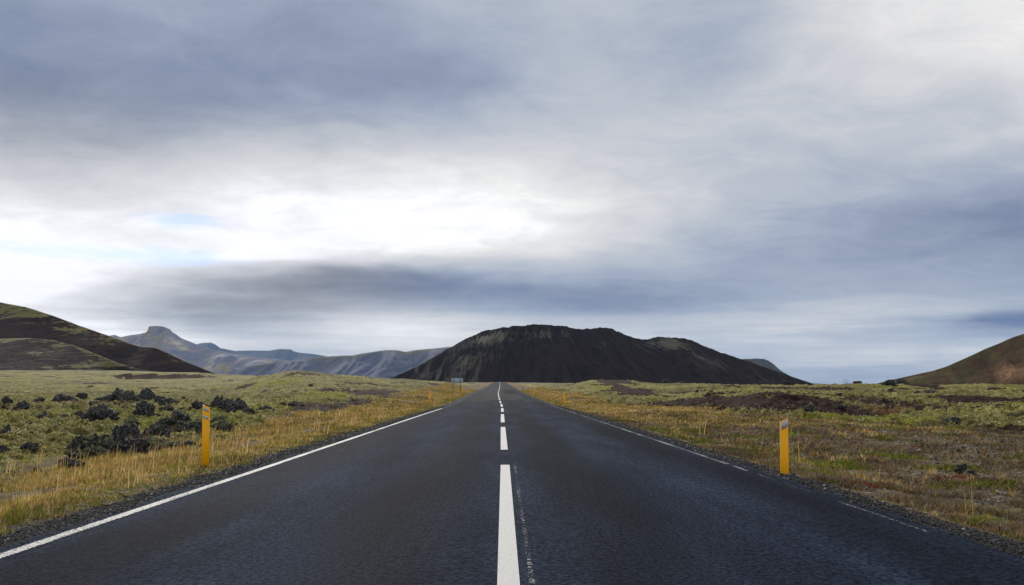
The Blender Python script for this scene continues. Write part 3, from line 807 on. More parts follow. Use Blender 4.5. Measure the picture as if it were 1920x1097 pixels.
def left_growth(X, T, Z):
    k = 0.31 + blobs(X, T, [(-440, 0.03, 300, 0.10, 0.35), (-430, 0.52, 150, 0.12, 0.40), (-330, 0.45, 120, 0.1, 0.3), (-250, 0.5, 60, 0.3, 0.2)])
    k = k - blobs(X, T, [(-420, 0.24, 90, 0.12, 0.55), (-340, 0.25, 90, 0.16, 0.42), (-290, 0.2, 50, 0.2, 0.35)])
    return np.clip(k, 0, 1), np.full_like(X, 0.35)


def spur_growth(X, T, Z):
    k = 0.29 + blobs(X, T, [(-330, 0.0, 300, 0.06, 0.30), (-260, 0.3, 30, 0.2, 0.28), (-240, 0.9, 200, 0.10, 0.45)])
    return np.clip(k, 0, 1), np.full_like(X, 0.15)


def brown_growth(X, T, Z):
    k = 0.45 + 0.2 * np.sin(X / 35 + T * 5) + blobs(X, T, [(430, 0.85, 200, 0.2, 0.35)])
    scar = blobs(X, T, [(533, 0.40, 26, 0.10, 1.4), (556, 0.33, 18, 0.10, 1.3), (517, 0.34, 12, 0.08, 1.2), (590, 0.45, 14, 0.08, 1.0)])
    return np.clip(k - scar, 0, 1), np.clip(scar, 0, 1)


def table_growth(X, T, Z):
    k = 0.40 + blobs(X, T, [(-3010, 0.16, 370, 0.10, 0.35), (-2660, 0.40, 700, 0.06, 0.45), (-2310, 0.42, 420, 0.10, 0.5), (-3150, 0.3, 280, 0.15, 0.25)])
    return np.clip(k, 0, 1), np.full_like(X, 0.3)


def slope_growth(X, T, Z):
    return 0.35 + blobs(X, T, [(-1120, 0.03, 2100, 0.05, 0.4)]), np.full_like(X, 0.2)


def none_growth(X, T, Z):
    return np.full_like(X, 0.3), np.zeros_like(X)


hill("mountain", "dark volcanic mountain with lichen streaks straight ahead at the end of the road", RIDGE_DARK,
     hill_material("dark_scree", (0.0045, 0.0045, 0.0065), (0.023, 0.018, 0.018), (0.075, 0.072, 0.050), (0.190, 0.180, 0.135), 0.61, (0.13, 0.020), 0.0, (0.026, 0.011, 0.009)),
     tilt=31, power=1.12, rough=2.2, gully=8.0, wave=17, crag=2.6, nx=620, nt=170, fan=1.1, fan_x=30.0, growth=dark_growth, seed=1)
hill("hill", "green and dark brown streaked hill sloping down from the left edge", RIDGE_LEFT,
     hill_material("heath_slope", (0.017, 0.012, 0.013), (0.046, 0.030, 0.031), (0.140, 0.134, 0.038), (0.250, 0.235, 0.088), 0.52, (0.040, 0.012), 0.9, (0.060, 0.045, 0.040)),
     tilt=21, power=1.25, rough=2.0, gully=2.0, wave=26, crag=0.5, nx=420, nt=130, growth=left_growth, seed=2)
hill("hill", "dark lower spur of the left hill above the moss plain", RIDGE_SPUR,
     hill_material("heath_spur", (0.011, 0.009, 0.010), (0.034, 0.023, 0.025), (0.125, 0.122, 0.046), (0.230, 0.222, 0.120), 0.48, (0.060, 0.016), 0.9, (0.055, 0.038, 0.038)),
     tilt=17, power=1.3, rough=1.2, gully=1.5, wave=20, crag=0.4, nx=360, nt=90, foot=-6, growth=spur_growth, seed=3)
hill("hill", "smooth brown hill with a bare orange scar at the right edge", RIDGE_BROWN,
     hill_material("brown_slope", (0.050, 0.026, 0.013), (0.078, 0.050, 0.020), (0.046, 0.040, 0.011), (0.088, 0.070, 0.022), 0.48, (0.030, 0.016), 0.4, (0.210, 0.115, 0.055)),
     tilt=22, power=1.2, rough=6.0, gully=6.5, wave=42, crag=0.5, nx=360, nt=120, growth=brown_growth, seed=4)
hill("mountain", "far flat-topped mountain with a rock cap, slopes coloured pale as if sunlit", RIDGE_TABLE,
     hill_material("far_slope_haze_sun_tint", (0.150, 0.170, 0.250), (0.340, 0.310, 0.350), (0.300, 0.260, 0.160), (0.520, 0.440, 0.270), 0.55, (0.010, 0.0022), 0.5, (0.13, 0.11, 0.11), far=6.0),  # distance haze and sunlit paleness painted into these slope colours
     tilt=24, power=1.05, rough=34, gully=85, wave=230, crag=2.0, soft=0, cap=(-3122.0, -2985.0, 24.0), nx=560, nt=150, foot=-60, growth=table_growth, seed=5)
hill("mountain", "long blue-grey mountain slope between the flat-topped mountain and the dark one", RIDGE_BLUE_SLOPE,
     hill_material("far_slope_haze_tint", (0.055, 0.072, 0.135), (0.165, 0.165, 0.225), (0.105, 0.100, 0.055), (0.180, 0.160, 0.090), 0.54, (0.012, 0.0022), 0.9, (0.10, 0.085, 0.09), far=6.0),  # blue of distance haze put into the slope's own colours
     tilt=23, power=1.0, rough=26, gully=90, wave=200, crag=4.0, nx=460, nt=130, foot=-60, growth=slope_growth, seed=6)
far_mat = hill_material("distant_rock_haze_tint", (0.024, 0.044, 0.098), (0.038, 0.060, 0.115), (0.07, 0.07, 0.05), (0.09, 0.09, 0.06), 0.6, (0.006, 0.0015), 0.4, None, far=10.0)  # distance haze painted in as blue base colours
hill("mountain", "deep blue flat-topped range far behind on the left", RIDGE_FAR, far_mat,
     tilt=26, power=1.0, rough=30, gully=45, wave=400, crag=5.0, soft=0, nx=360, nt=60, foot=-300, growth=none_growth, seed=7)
hill("mountain", "blue-grey cape of a mountain behind the dark mountain's right flank", RIDGE_CAPE,
     hill_material("cape_rock", (0.030, 0.028, 0.032), (0.060, 0.052, 0.052), (0.07, 0.068, 0.04), (0.10, 0.095, 0.06), 0.56, (0.016, 0.004), 0.5, None, far=3.0),
     tilt=28, power=1.0, rough=12, gully=16, wave=120, crag=4.0, nx=220, nt=70, foot=-100, growth=none_growth, seed=8)
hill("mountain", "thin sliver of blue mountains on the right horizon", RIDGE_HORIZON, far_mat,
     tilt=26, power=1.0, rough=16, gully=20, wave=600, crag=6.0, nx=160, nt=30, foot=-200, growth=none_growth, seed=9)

# ------------------------------------------------------------------ the ground sheet
def build_ground():
    r = [0.6]
    while r[-1] < 16000:
        r.append(r[-1] * (1.06 if r[-1] < 4 else 1.0105 if r[-1] < 9 else 1.006 if r[-1] < 130 else 1.0105 if r[-1] < 330 else 1.045))
    r = np.array(r)
    th = np.concatenate([np.arange(-180, -46, 5.0), np.arange(-46, -36, 0.5), np.arange(-36, 36.01, 0.108), np.arange(36.5, 46, 0.5), np.arange(48, 180.1, 5.0)])
    th[-1] = 180.0
    A, Rr = np.meshgrid(np.radians(th), r)
    x, y = (Rr * np.sin(A)).ravel(), (Rr * np.cos(A)).ravel()
    z = ground_z(x, y)
    moss, heath, gravel = cover(x, y)
    soil = spots(x, y, SOIL, 120) * (np.abs(x - road_x(y)) > 5)
    dist = np.hypot(x, y)
    # small bare openings elsewhere in the moss
    soil = np.maximum(soil, moss * sstep((fbm(x * 0.16, y * 0.10, 4, 130) - 0.66) / 0.05) * (dist > 35))
    lime = np.maximum(spots(x, y, LIME, 140), 0.45 * sstep((fbm(x * 0.05, y * 0.05, 3, 150) - 0.60) / 0.12) * moss)
    rust = spots(x, y, RUST, 160)
    far = sstep((dist - 330) / 400)
    me = mesh_from("ground", np.stack([x, y, z], -1), grid_faces(len(r), len(th))[:, ::-1], smooth=True,
                   attrs={"cover": np.stack([moss, soil, gravel], -1), "tint": np.stack([lime, rust, far], -1)})
    link("ground", me, ground_material(), kind="structure", label="mossy lava plain with dry grass verges and bare earth banks on both sides of the road")


build_ground()

# ------------------------------------------------------------------ road
LEFT, RIGHT = -3.72, 3.60


def strip(name, s0, s1, y0, y1, lift, mat, parent=None, n_across=2, ragged=0.0, step=None, v_uv=None, **tags):
    """a ribbon that follows the road between two lateral offsets"""
    if step is None:
        ys = [y0]
        while ys[-1] < y1:
            ys.append(min(y1, ys[-1] + max(0.12, abs(ys[-1]) * 0.02)))
        ys = np.array(ys)
    else:
        ys = np.arange(y0, y1 + step * 0.5, step)
    ss = np.linspace(s0, s1, n_across)
    Y, S = np.meshgrid(ys, ss, indexing="ij")
    Sg = S.copy()
    if ragged:
        Sg[:, 0] += ragged * (fbm(ys * 1.3, ys * 0 + 3.3, 4, 31) - 0.5)
        Sg[:, -1] += ragged * (fbm(ys * 1.3, ys * 0 + 9.1, 4, 37) - 0.5)
    X = road_x(Y) + Sg
    Z = road_z(Y) + lift - 0.012 * np.abs(Sg)
    uv = np.stack([S, Y], -1) if v_uv is None else np.stack([np.linspace(-1, 1, n_across)[None, :].repeat(len(ys), 0), Y], -1)
    me = mesh_from(name, np.stack([X, Y, Z], -1).reshape(-1, 3), grid_faces(len(ys), n_across), smooth=False, uv=uv.reshape(-1, 2))
    return link(name, me, mat, parent, **tags)


asphalt = asphalt_material()
road = strip("road", LEFT, RIGHT, -8.0, 760.0, 0.015, asphalt, n_across=9, ragged=0.26, kind="structure", label="straight two-lane dark asphalt road running to the mountain")
paint = paint_material("road_paint", 0.33, 0.03, 0.47)
paint_mid = paint_material("road_paint_rubbed", 0.43, 0.08, 0.42)
paint_thin = paint_material("road_paint_worn_thin", 0.515, 0.05, 0.32)
paint_bits = paint_material("road_paint_fragments", 0.535, 0.08, 0.24)
# centre line dashes: 9 m long, 3 m gaps near the camera, nearly continuous on the rise
ends = [(2.6, 12.05), (15.0, 23.7), (26.9, 35.5), (39.0, 46.6), (50.0, 57.8), (61.5, 69.6), (73.5, 81.5), (85.0, 93.5)]
y = 97.0
while y < 520:
    ends.append((y, y + 9.6))
    y += 12.0
for a, b in ends:
    strip("lane_dash", -0.065, 0.065, a, b, 0.021, paint, road, v_uv=1)
strip("old_paint_trace", 0.115, 0.165, 2.6, 11.9, 0.020, paint_material("old_paint", 0.56, 0.10, 0.28), road, v_uv=1, ragged=0.03)
strip("edge_line", -3.57, -3.45, -4.0, 48.0, 0.021, paint_mid, road, v_uv=1)
for a in np.arange(49.5, 300.0, 5.0):
    strip("edge_line", -3.57, -3.47, a, a + 2.8, 0.021, paint_thin, road, v_uv=1)
strip("edge_line", 3.36, 3.45, 12.6, 60.0, 0.021, paint_thin, road, v_uv=1)
for a, b in ((6.7, 8.5), (9.2, 10.0), (10.5, 11.1), (11.6, 12.3)):
    strip("edge_line", 3.37, 3.43, a, b, 0.021, paint_bits, road, v_uv=1, ragged=0.04)
patch_mat = flat("fresh_asphalt", (0.0045, 0.006, 0.009), 0.9, 0.3, 40.0, 0.02)
strip("road_patch", -1.1, 2.1, 69.0, 72.5, 0.0195, patch_mat, road, n_across=6, ragged=0.3)
strip("road_patch", 0.9, 2.9, 117.0, 165.0, 0.0195, patch_mat, road, n_across=6, ragged=0.4)

# ------------------------------------------------------------------ stones along the verge
def stones(name, label, x, y, size, shade, mat, sink=0.25):
    n = len(x)
    base = np.array([(1, 0, 0), (-1, 0, 0), (0, 1, 0), (0, -1, 0), (0, 0, 1), (0, 0, -1)], float)
    tri = np.array([(0, 2, 4), (2, 1, 4), (1, 3, 4), (3, 0, 4), (2, 0, 5), (1, 2, 5), (3, 1, 5), (0, 3, 5)])
    sc = size[:, None] * rng.uniform(0.6, 1.3, (n, 3))
    ang = rng.uniform(0, 2 * math.pi, n)
    v = base[None] * (1 + rng.uniform(-0.3, 0.3, (n, 6, 1))) + rng.uniform(-0.25, 0.25, (n, 6, 3))
    v = v * sc[:, None, :]
    c, s_ = np.cos(ang)[:, None], np.sin(ang)[:, None]
    vx, vy = v[..., 0] * c - v[..., 1] * s_, v[..., 0] * s_ + v[..., 1] * c
    lat = x - road_x(y)
    on_road = (lat > LEFT + 0.05) & (lat < RIGHT - 0.05)
    z0 = np.where(on_road, road_z(y) + 0.015 - 0.012 * np.abs(lat), ground_z(x, y)) + size * sink
    V = np.stack([vx + x[:, None], vy + y[:, None], v[..., 2] * 0.75 + z0[:, None]], -1).reshape(-1, 3)
    F = (tri[None] + 6 * np.arange(n)[:, None, None]).reshape(-1, 3)
    hue = np.repeat(shade, 6, 0)
    return link(name, mesh_from(name, V, F, attrs={"hue": hue}), mat, kind="stuff", label=label)


def hue_material(name, rough=0.9):
    m, N, out = material(name)
    surface(N, out, attr(N, "hue"), rough, None, spec=0.3)
    return m


def log_uniform(a, b, n):
    return np.exp(rng.uniform(math.log(a), math.log(b), n))


stone_mat = hue_material("gravel_stone")
n = 24000
y = log_uniform(3.2, 55, n)
left = rng.random(n) < 0.5
s = np.where(left, -rng.normal(4.0, 0.22, n), rng.normal(3.78, 0.17, n))
g = rng.uniform(0.010, 0.045, n)
g = np.where(rng.random(n) < 0.035, rng.uniform(0.15, 0.35, n), g)
keep = (s < -3.62) | (s > 3.52)
stones("gravel", "loose dark gravel along both road edges", (road_x(y) + s)[keep], y[keep], np.clip(0.004 + 0.0009 * y, 0.006, 0.026)[keep] * rng.uniform(0.6, 1.5, n)[keep],
       np.stack([g, g, g * 1.05], -1)[keep], stone_mat)
n = 3000
y = log_uniform(7.5, 34, n)
x = road_x(y) + 4.3 + rng.random(n) ** 0.8 * (y * 0.68 - 4.0).clip(0.5)
g = rng.uniform(0.02, 0.36, n) ** 1.3
stones("heath_stones", "small grey lichen stones scattered through the heath on the right", x, y, rng.uniform(0.010, 0.038, n) * np.clip(y / 12, 0.7, 1.6), np.stack([g, g * 0.98, g * 0.94], -1), stone_mat, 0.1)

# ------------------------------------------------------------------ grass and low plants
def blades(name, label, x, y, height, width, lean, hue, mat, per=7, spread=0.05, kind="stuff"):
    """tufts of bent blades; arrays give one value per tuft"""
    n = len(x)
    m = n * per
    X = np.repeat(x, per) + rng.normal(0, 1, m) * np.repeat(spread, per)
    Y = np.repeat(y, per) + rng.normal(0, 1, m) * np.repeat(spread, per)
    Hh = np.repeat(height, per) * rng.uniform(0.55, 1.15, m)
    W = np.repeat(width, per) * rng.uniform(0.6, 1.2, m)
    Z = ground_z(X, Y) - 0.01
    a = rng.uniform(0, 2 * math.pi, m)
    L = np.repeat(lean, per) * rng.uniform(0.3, 1.3, m) * Hh
    dx, dy = np.cos(a) * L + 0.12 * Hh, np.sin(a) * L
    b = rng.uniform(0, math.pi, m)
    wx, wy = np.cos(b) * W * 0.5, np.sin(b) * W * 0.5
    p0 = np.stack([X - wx, Y - wy, Z], -1)
    p1 = np.stack([X + wx, Y + wy, Z], -1)
    p2 = np.stack([X + dx * 0.4 + wx * 0.7, Y + dy * 0.4 + wy * 0.7, Z + Hh * 0.62], -1)
    p3 = np.stack([X + dx * 0.4 - wx * 0.7, Y + dy * 0.4 - wy * 0.7, Z + Hh * 0.62], -1)
    p4 = np.stack([X + dx, Y + dy, Z + Hh], -1)
    V = np.stack([p0, p1, p2, p3, p4], 1).reshape(-1, 3)
    i = 5 * np.arange(m)[:, None]
    quads, tris = i + np.array([[0, 1, 2, 3]]), i + np.array([[3, 2, 4]])
    c = np.repeat(hue * (0.45 + 1.1 * fbm(x * 1.1, y * 0.9, 3, 300))[:, None], per, 0) * rng.uniform(0.7, 1.3, (m, 1))
    C = np.repeat(c, 5, 0)
    return link(name, mesh_from(name, V, [quads, tris], attrs={"hue": C}), mat, kind=kind, label=label)


grass_mat = blade_material("dry_grass_blade")
STRAW = np.array([(0.46, 0.315, 0.120), (0.40, 0.265, 0.090), (0.52, 0.39, 0.19), (0.31, 0.185, 0.065), (0.28, 0.235, 0.055)])
GREEN = np.array([(0.14, 0.16, 0.025), (0.10, 0.12, 0.02), (0.18, 0.18, 0.04)])
HEATHER = np.array([(0.16, 0.115, 0.065), (0.11, 0.075, 0.048), (0.27, 0.20, 0.11), (0.22, 0.205, 0.17), (0.18, 0.115, 0.05)])


def pick(palette, n):
    return palette[rng.integers(0, len(palette), n)]


def verge(side, n, inner, outer, y0, y1):
    y = log_uniform(y0, y1, n)
    lo, hi = inner(y), outer(y)
    s = lo + (hi - lo) * rng.random(n) ** 0.9
    x = road_x(y) + side * s
    return x, y, s


# left verge
x, y, s = verge(-1, 30000, lambda q: q * 0 + 4.2, lambda q: np.interp(q, [0, 14, 30, 50, 90, 200], [8.3, 8.2, 9.4, 10.0, 10.5, 11]), 3.5, 170)
d = fbm(x * 0.8, y * 0.5, 3, 200)
moss_, heath_, grav_ = cover(x, y)
keep = (d + 0.25 * rng.random(len(x)) + 0.35 * (s < 5.6) > np.interp(y, [8, 16, 40], [0.60, 0.60, 0.50])) & (grav_ < 0.7) & (moss_ < 0.8)
x, y, s, d = x[keep], y[keep], s[keep], d[keep]
near_edge = np.clip(1 - (s - 4.2) / 1.2, 0, 1)
h = (0.045 + 0.10 * rng.random(len(x)) * d * 1.6) * (1 - 0.55 * near_edge)
hue = pick(STRAW, len(x))
green = rng.random(len(x)) < (0.18 + 0.55 * near_edge)
hue[green] = pick(GREEN, int(green.sum()))
blades("grass", "dry straw coloured grass along the left road verge", x, y, h, np.clip(0.0011 * y, 0.007, 0.07), np.full(len(x), 0.45), hue, grass_mat, 7, np.clip(0.004 * y, 0.035, 0.16))
# right verge and the tan band behind it
x, y, s = verge(1, 30000, lambda q: q * 0 + 4.15, lambda q: np.interp(q, [0, 12, 20, 30, 44, 60, 100, 200], [6.0, 8.0, 12.0, 16.5, 13.0, 10.0, 8.5, 9.0]), 3.5, 170)
d = fbm(x * 0.7, y * 0.45, 3, 210)
moss_, heath_, grav_ = cover(x, y)
dens = np.interp(y, [0, 14, 20, 28, 40], [0.04, 0.06, 0.16, 0.55, 0.95])
dens = np.maximum(dens, 0.45 * (s < 5.4))
keep = (d * 1.25 - 0.12 + 0.2 * rng.random(len(x)) > 0.80 - dens * 0.5) & (rng.random(len(x)) < dens) & (grav_ < 0.7) & (moss_ < 0.8)
x, y, s, d = x[keep], y[keep], s[keep], d[keep]
near_edge = np.clip(1 - (s - 4.2) / 1.1, 0, 1)
h = (0.04 + 0.12 * rng.random(len(x)) * d * 1.5) * (1 - 0.5 * near_edge) * np.interp(y, [8, 18], [0.8, 1.0])
hue = pick(STRAW, len(x))
green = rng.random(len(x)) < (0.12 + 0.5 * near_edge)
hue[green] = pick(GREEN, int(green.sum()))
blades("grass", "dry straw coloured grass along the right road verge", x, y, h, np.clip(0.0011 * y, 0.007, 0.07), np.full(len(x), 0.45), hue, grass_mat, 7, np.clip(0.004 * y, 0.035, 0.16))
# woolly moss cushions on the near plain
def moss_tufts(n, side, y0, y1):
    y = log_uniform(y0, y1, n)
    reach = np.clip(y * 0.72 - 7.5, 0.5, 60)
    x = road_x(y) + side * (np.where(side < 0, 7.5, heath_edge(y) - 1) + rng.random(n) * reach)
    m_, h_, g_ = cover(x, y)
    d = fbm(x * 1.3, y * 1.3, 3, 260)
    keep = (m_ > 0.4) & (d > 0.42) & (spots(x, y, SOIL, 120) < 0.4)
    x, y, d = x[keep], y[keep], d[keep]
    pal = 1.12 * np.array([(0.34, 0.325, 0.14), (0.26, 0.245, 0.075), (0.40, 0.385, 0.21), (0.25, 0.22, 0.05), (0.38, 0.37, 0.22), (0.27, 0.20, 0.09)])
    blades("moss", "woolly grey green moss cushions on the plain " + ("left" if side < 0 else "right") + " of the road", x, y, 0.025 + 0.05 * d, np.clip(0.0022 * y, 0.02, 0.10), np.full(len(x), 1.2),
           pick(pal, len(x)), moss_blade, 5, np.clip(0.006 * y, 0.06, 0.25))


moss_blade = blade_material("moss_frond", 0.2)
moss_tufts(34000, -1, 9.5, 75)
moss_tufts(16000, 1, 24, 75)
# low heather cover on the right heath
n = 26000
y = log_uniform(6.5, 42, n)
x = road_x(y) + 4.3 + rng.random(n) * (np.minimum(heath_edge(y) + 1.5, y * 0.70) - 4.0).clip(0.4)
d = fbm(x * 1.1, y * 1.1, 3, 220)
hue = pick(HEATHER, n)
clump = fbm(x * 0.9 + 40, y * 0.9, 3, 230)
green = clump > 0.665
hue[green] = pick(GREEN, int(green.sum()))
red = (fbm(x * 1.3 + 7, y * 1.3, 2, 240) > 0.875)
hue[red] = (0.22, 0.045, 0.02)
keep = (d > 0.40) | green
blades("heather", "low brown and grey heather with green cushions covering the right heath", x[keep], y[keep], (0.03 + 0.07 * rng.random(n))[keep] * np.interp(y, [8, 20], [0.9, 1.1])[keep],
       np.clip(0.0016 * y, 0.010, 0.06)[keep], np.full(int(keep.sum()), 1.3), hue[keep], blade_material("heather_sprig", 0.15), 6, np.clip(0.006 * y, 0.05, 0.16)[keep])
# tall separate seed stalks
n = 300
y = log_uniform(8, 45, n)
side = np.where(rng.random(n) < 0.93, -1, 1)
x = road_x(y) + side * rng.uniform(4.6, 9.0, n)
blades("grass", "tall thin seed stalks standing out of the verge grass", x, y, rng.uniform(0.32, 0.55, n), np.clip(0.0009 * y, 0.006, 0.03), np.full(n, 0.18), pick(STRAW, n), grass_mat, 3, np.full(n, 0.05))

# ------------------------------------------------------------------ lava rocks
rock_mat = rock_material()


def ico(sub):
    t = (1 + 5 ** 0.5) / 2
    v = [(-1, t, 0), (1, t, 0), (-1, -t, 0), (1, -t, 0), (0, -1, t), (0, 1, t), (0, -1, -t), (0, 1, -t), (t, 0, -1), (t, 0, 1), (-t, 0, -1), (-t, 0, 1)]
    f = [(0, 11, 5), (0, 5, 1), (0, 1, 7), (0, 7, 10), (0, 10, 11), (1, 5, 9), (5, 11, 4), (11, 10, 2), (10, 7, 6), (7, 1, 8), (3, 9, 4), (3, 4, 2), (3, 2, 6), (3, 6, 8), (3, 8, 9), (4, 9, 5), (2, 4, 11), (6, 2, 10), (8, 6, 7), (9, 8, 1)]
    v = [np.array(p, float) / np.linalg.norm(p) for p in v]
    for _ in range(sub):
        cache, nf = {}, []
        def midp(a, b):
            k = (min(a, b), max(a, b))
            if k not in cache:
                q = v[a] + v[b]
                v.append(q / np.linalg.norm(q))
                cache[k] = len(v) - 1
            return cache[k]
        for a, b, c in f:
            ab, bc, ca = midp(a, b), midp(b, c), midp(c, a)
            nf += [(a, ab, ca), (b, bc, ab), (c, ca, bc), (ab, bc, ca)]
        f = nf
    return np.array(v), np.array(f)


ICO = {3: ico(3), 4: ico(4)}


def lava_rock(x, y, w, h, rugged, label, seed):
    big = w * 1520 / y > 16
    P, F = ICO[4 if big else 3]
    r = np.random.default_rng(seed)
    o = r.uniform(0, 50, 3)
    # fractured blocks: every cell of the ball gets its own tilted face, then smaller clinker on top
    def blocks(n_cells, lo, hi, tilt):
        c = r.normal(0, 1, (n_cells, 3))
        c /= np.linalg.norm(c, axis=1)[:, None]
        nn = c + r.normal(0, tilt, (n_cells, 3))
        nn /= np.linalg.norm(nn, axis=1)[:, None]
        rad = r.uniform(lo, hi, n_cells)
        q = P + 0.16 * np.stack([vnoise3(P * 4 + o + 9 * k, seed + k) - 0.5 for k in range(3)], -1)
        w_ = q @ c.T
        k = np.argmax(w_, 1)
        dot = np.clip(np.einsum("ij,ij->i", P, nn[k]), 0.62, 1.0)
        return rad[k] / dot
    rg = min(rugged, 1.0)
    R = 0.62 * blocks(9, 0.72 - 0.18 * rg, 1.08, 0.30) + 0.30 * blocks(26, 0.7 - 0.3 * rg, 1.25, 0.35) + 0.08 * blocks(80, 0.5, 1.4, 0.4)
    rid = 1 - np.abs(vnoise3(P * 5.0 + o, seed + 1) * 2 - 1)
    R = R * (1 + (0.10 + 0.22 * rg) * (rid - 0.6) + 0.10 * (vnoise3(P * 14 + o, seed + 2) - 0.5))
    if rugged > 1.4:      # a horn
        c = np.array([r.uniform(-0.25, 0.1), 0, 1.0])
        c /= np.linalg.norm(c)
        R = R + 1.15 * np.exp(-((1 - P @ c) / 0.07))
    V = P * R[:, None]
    lo, hi = V.min(0), V.max(0)
    V = (V - (lo + hi) / 2) / (hi - lo)
    V = V * np.array([w * 1.04, w * r.uniform(0.65, 0.9), h * 1.45])
    V[:, 2] += h * 0.5 - h * 0.20
    crest = np.clip(V[:, 2] / h, 0, 1)
    rx_, ry_ = V[:, 0] / h * 2.2 + o[0], V[:, 1] / h * 2.2 + o[1]
    V[:, 2] += h * (0.12 + 0.20 * rg) * crest * (np.abs(fbm(rx_, ry_, 3, seed) * 2 - 1) * 1.6 - 0.45)
    zmin = ground_z(np.array([x]), np.array([y - w * 0.25]))[0]
    mossy = 0.5
    for word, k in (("moss", 1.0), ("green", 1.0), ("grey", 0.55), ("black", 0.30)):
        if word in label.replace("moss field", "").replace("on the moss", "").replace("in pale moss", "").replace("in the moss", "").replace("green mound", "").replace("green grass", "").replace("green slope", "").replace("on green moss", ""):
            mossy = k
            break
    me = mesh_from("lava_rock", V, F, smooth=False, attrs={"growth": np.full((len(V), 3), mossy)})
    o_ = link("lava_rock", me, rock_mat, label=label, category="rock", group="dark lava rocks lying on the moss plain")
    o_.location = (x, y, zmin)
    o_.rotation_euler = (0, 0, 0)
    return o_


for k, (x, y, w, h, rugged, label) in enumerate(ROCKS):
    lava_rock(x, y + w * 0.3, w * (1.2 if label.count('heap') else 1.05), h * (1.25 if label.count('heap') else 1.05), rugged, label, 500 + k)

# broken chunks that fill the heaps between the larger rocks
r_ = np.random.default_rng(77)
HEAPS = [(-9.3, 19.6, 1.9, 1.6, 16, "small broken lava chunk in the front rock heap left of the yellow post"),
         (-11.0, 26.5, 1.7, 2.4, 12, "small broken lava chunk among the mossy rocks behind the yellow post"),
         (-27.0, 57.0, 5.0, 4.0, 12, "small broken lava chunk along the long rock ridge"),
         (-16.3, 44.5, 2.2, 2.4, 10, "small broken lava chunk in the far heap behind the yellow post top"),
         (-19.5, 35.5, 3.6, 3.4, 12, "small broken lava chunk scattered on the moss round the big domed boulder")]
for hx, hy, wx, wy, cnt, text in HEAPS:
    for k in range(cnt):
        x, y = hx + r_.normal(0, wx * 0.6), hy + r_.normal(0, wy * 0.6)
        if x > float(road_x(y)) - 6.2:
            continue
        w = r_.uniform(0.009, 0.024) * y
        lava_rock(x, y, w, w * r_.uniform(0.4, 0.7), 0.8, text, int(r_.integers(1, 10 ** 6)))

# ------------------------------------------------------------------ yellow marker posts
post_mat = flat("yellow_plastic", (0.86, 0.48, 0.008), 0.5, 0.10, 9.0, 0.4)
refl_mat = flat("reflector_film", (0.42, 0.47, 0.54), 0.35, 0.08, 60.0, 0.6)


def thin_plastic(mat_, share):
    """lets some daylight through the thin sheet"""
    t = mat_.node_tree
    p = next(n for n in t.nodes if n.type == "BSDF_PRINCIPLED")
    out = next(n for n in t.nodes if n.type == "OUTPUT_MATERIAL")
    tr = t.nodes.new("ShaderNodeBsdfTranslucent")
    tr.inputs[0].default_value = (1.0, 0.68, 0.02, 1.0)
    mx = t.nodes.new("ShaderNodeMixShader")
    mx.inputs[0].default_value = share
    t.links.new(p.outputs[0], mx.inputs[1])
    t.links.new(tr.outputs[0], mx.inputs[2])
    t.links.new(mx.outputs[0], out.inputs["Surface"])


thin_plastic(post_mat, 0.28)


def post_body(side):
    """curved plastic blade with a slanted top; high edge away from the road"""
    n = 13
    us = np.linspace(-1, 1, n)
    front = [(0.058 * u, -0.020 * (1 - u * u)) for u in us]
    back = [(0.058 * u, 0.012 - 0.020 * (1 - u * u) * 0.6) for u in us[::-1]]
    ring = front + back
    v = [(a, b, -0.25) for a, b in ring]
    v += [(a, b, 1.0 - 0.03 * (1 + (a * side) / 0.058 * -1)) for a, b in ring]
    m = len(ring)
    f = [(k, (k + 1) % m, m + (k + 1) % m, m + k) for k in range(m)]
    return mesh_from("body", v, [np.array(f), np.array([list(range(m))[::-1]]), np.array([list(range(m, 2 * m))])])


def post_film(side, z_top, height, half, shift):
    """thin reflector that follows the curved front, slanted like the top"""
    us = np.linspace(-half, half, 7) + shift
    v = []
    for u in us:
        slant = 0.03 * (-1 + u * side)
        yy = -0.020 * (1 - u * u) - 0.003
        v += [(0.058 * u, yy, z_top + slant - height), (0.058 * u, yy, z_top + slant)]
    f = [(2 * k, 2 * k + 2, 2 * k + 3, 2 * k + 1) for k in range(6)]
    nv = len(v)
    v += [(a, b + 0.002, c) for a, b, c in v]
    g = [(nv + 2 * k + 1, nv + 2 * k + 3, nv + 2 * k + 2, nv + 2 * k) for k in range(6)]
    rim = [(2 * k, nv + 2 * k, nv + 2 * k + 2, 2 * k + 2) for k in range(6)] + [(2 * k + 1, 2 * k + 3, nv + 2 * k + 3, nv + 2 * k + 1) for k in range(6)]
    rim += [(0, 1, nv + 1, nv), (12, nv + 12, nv + 13, 13)]
    return mesh_from("reflector", v, np.array(f + g + rim))


# side: -1 stands left of the road (high edge at its left), +1 right of it
BODY = {-1: post_body(-1), 1: post_body(1)}
FILM = {-1: [post_film(-1, 0.968, 0.045, 0.78, 0.0), post_film(-1, 0.842, 0.042, 0.84, -0.04)], 1: [post_film(1, 0.985, 0.105, 0.80, 0.06)]}
for me in list(BODY.values()):
    me.materials.append(post_mat)
for ms in FILM.values():
    for me in ms:
        me.materials.append(refl_mat)
ORD = ["nearest", "second", "third", "fourth", "fifth", "sixth", "seventh", "eighth", "ninth", "tenth"]


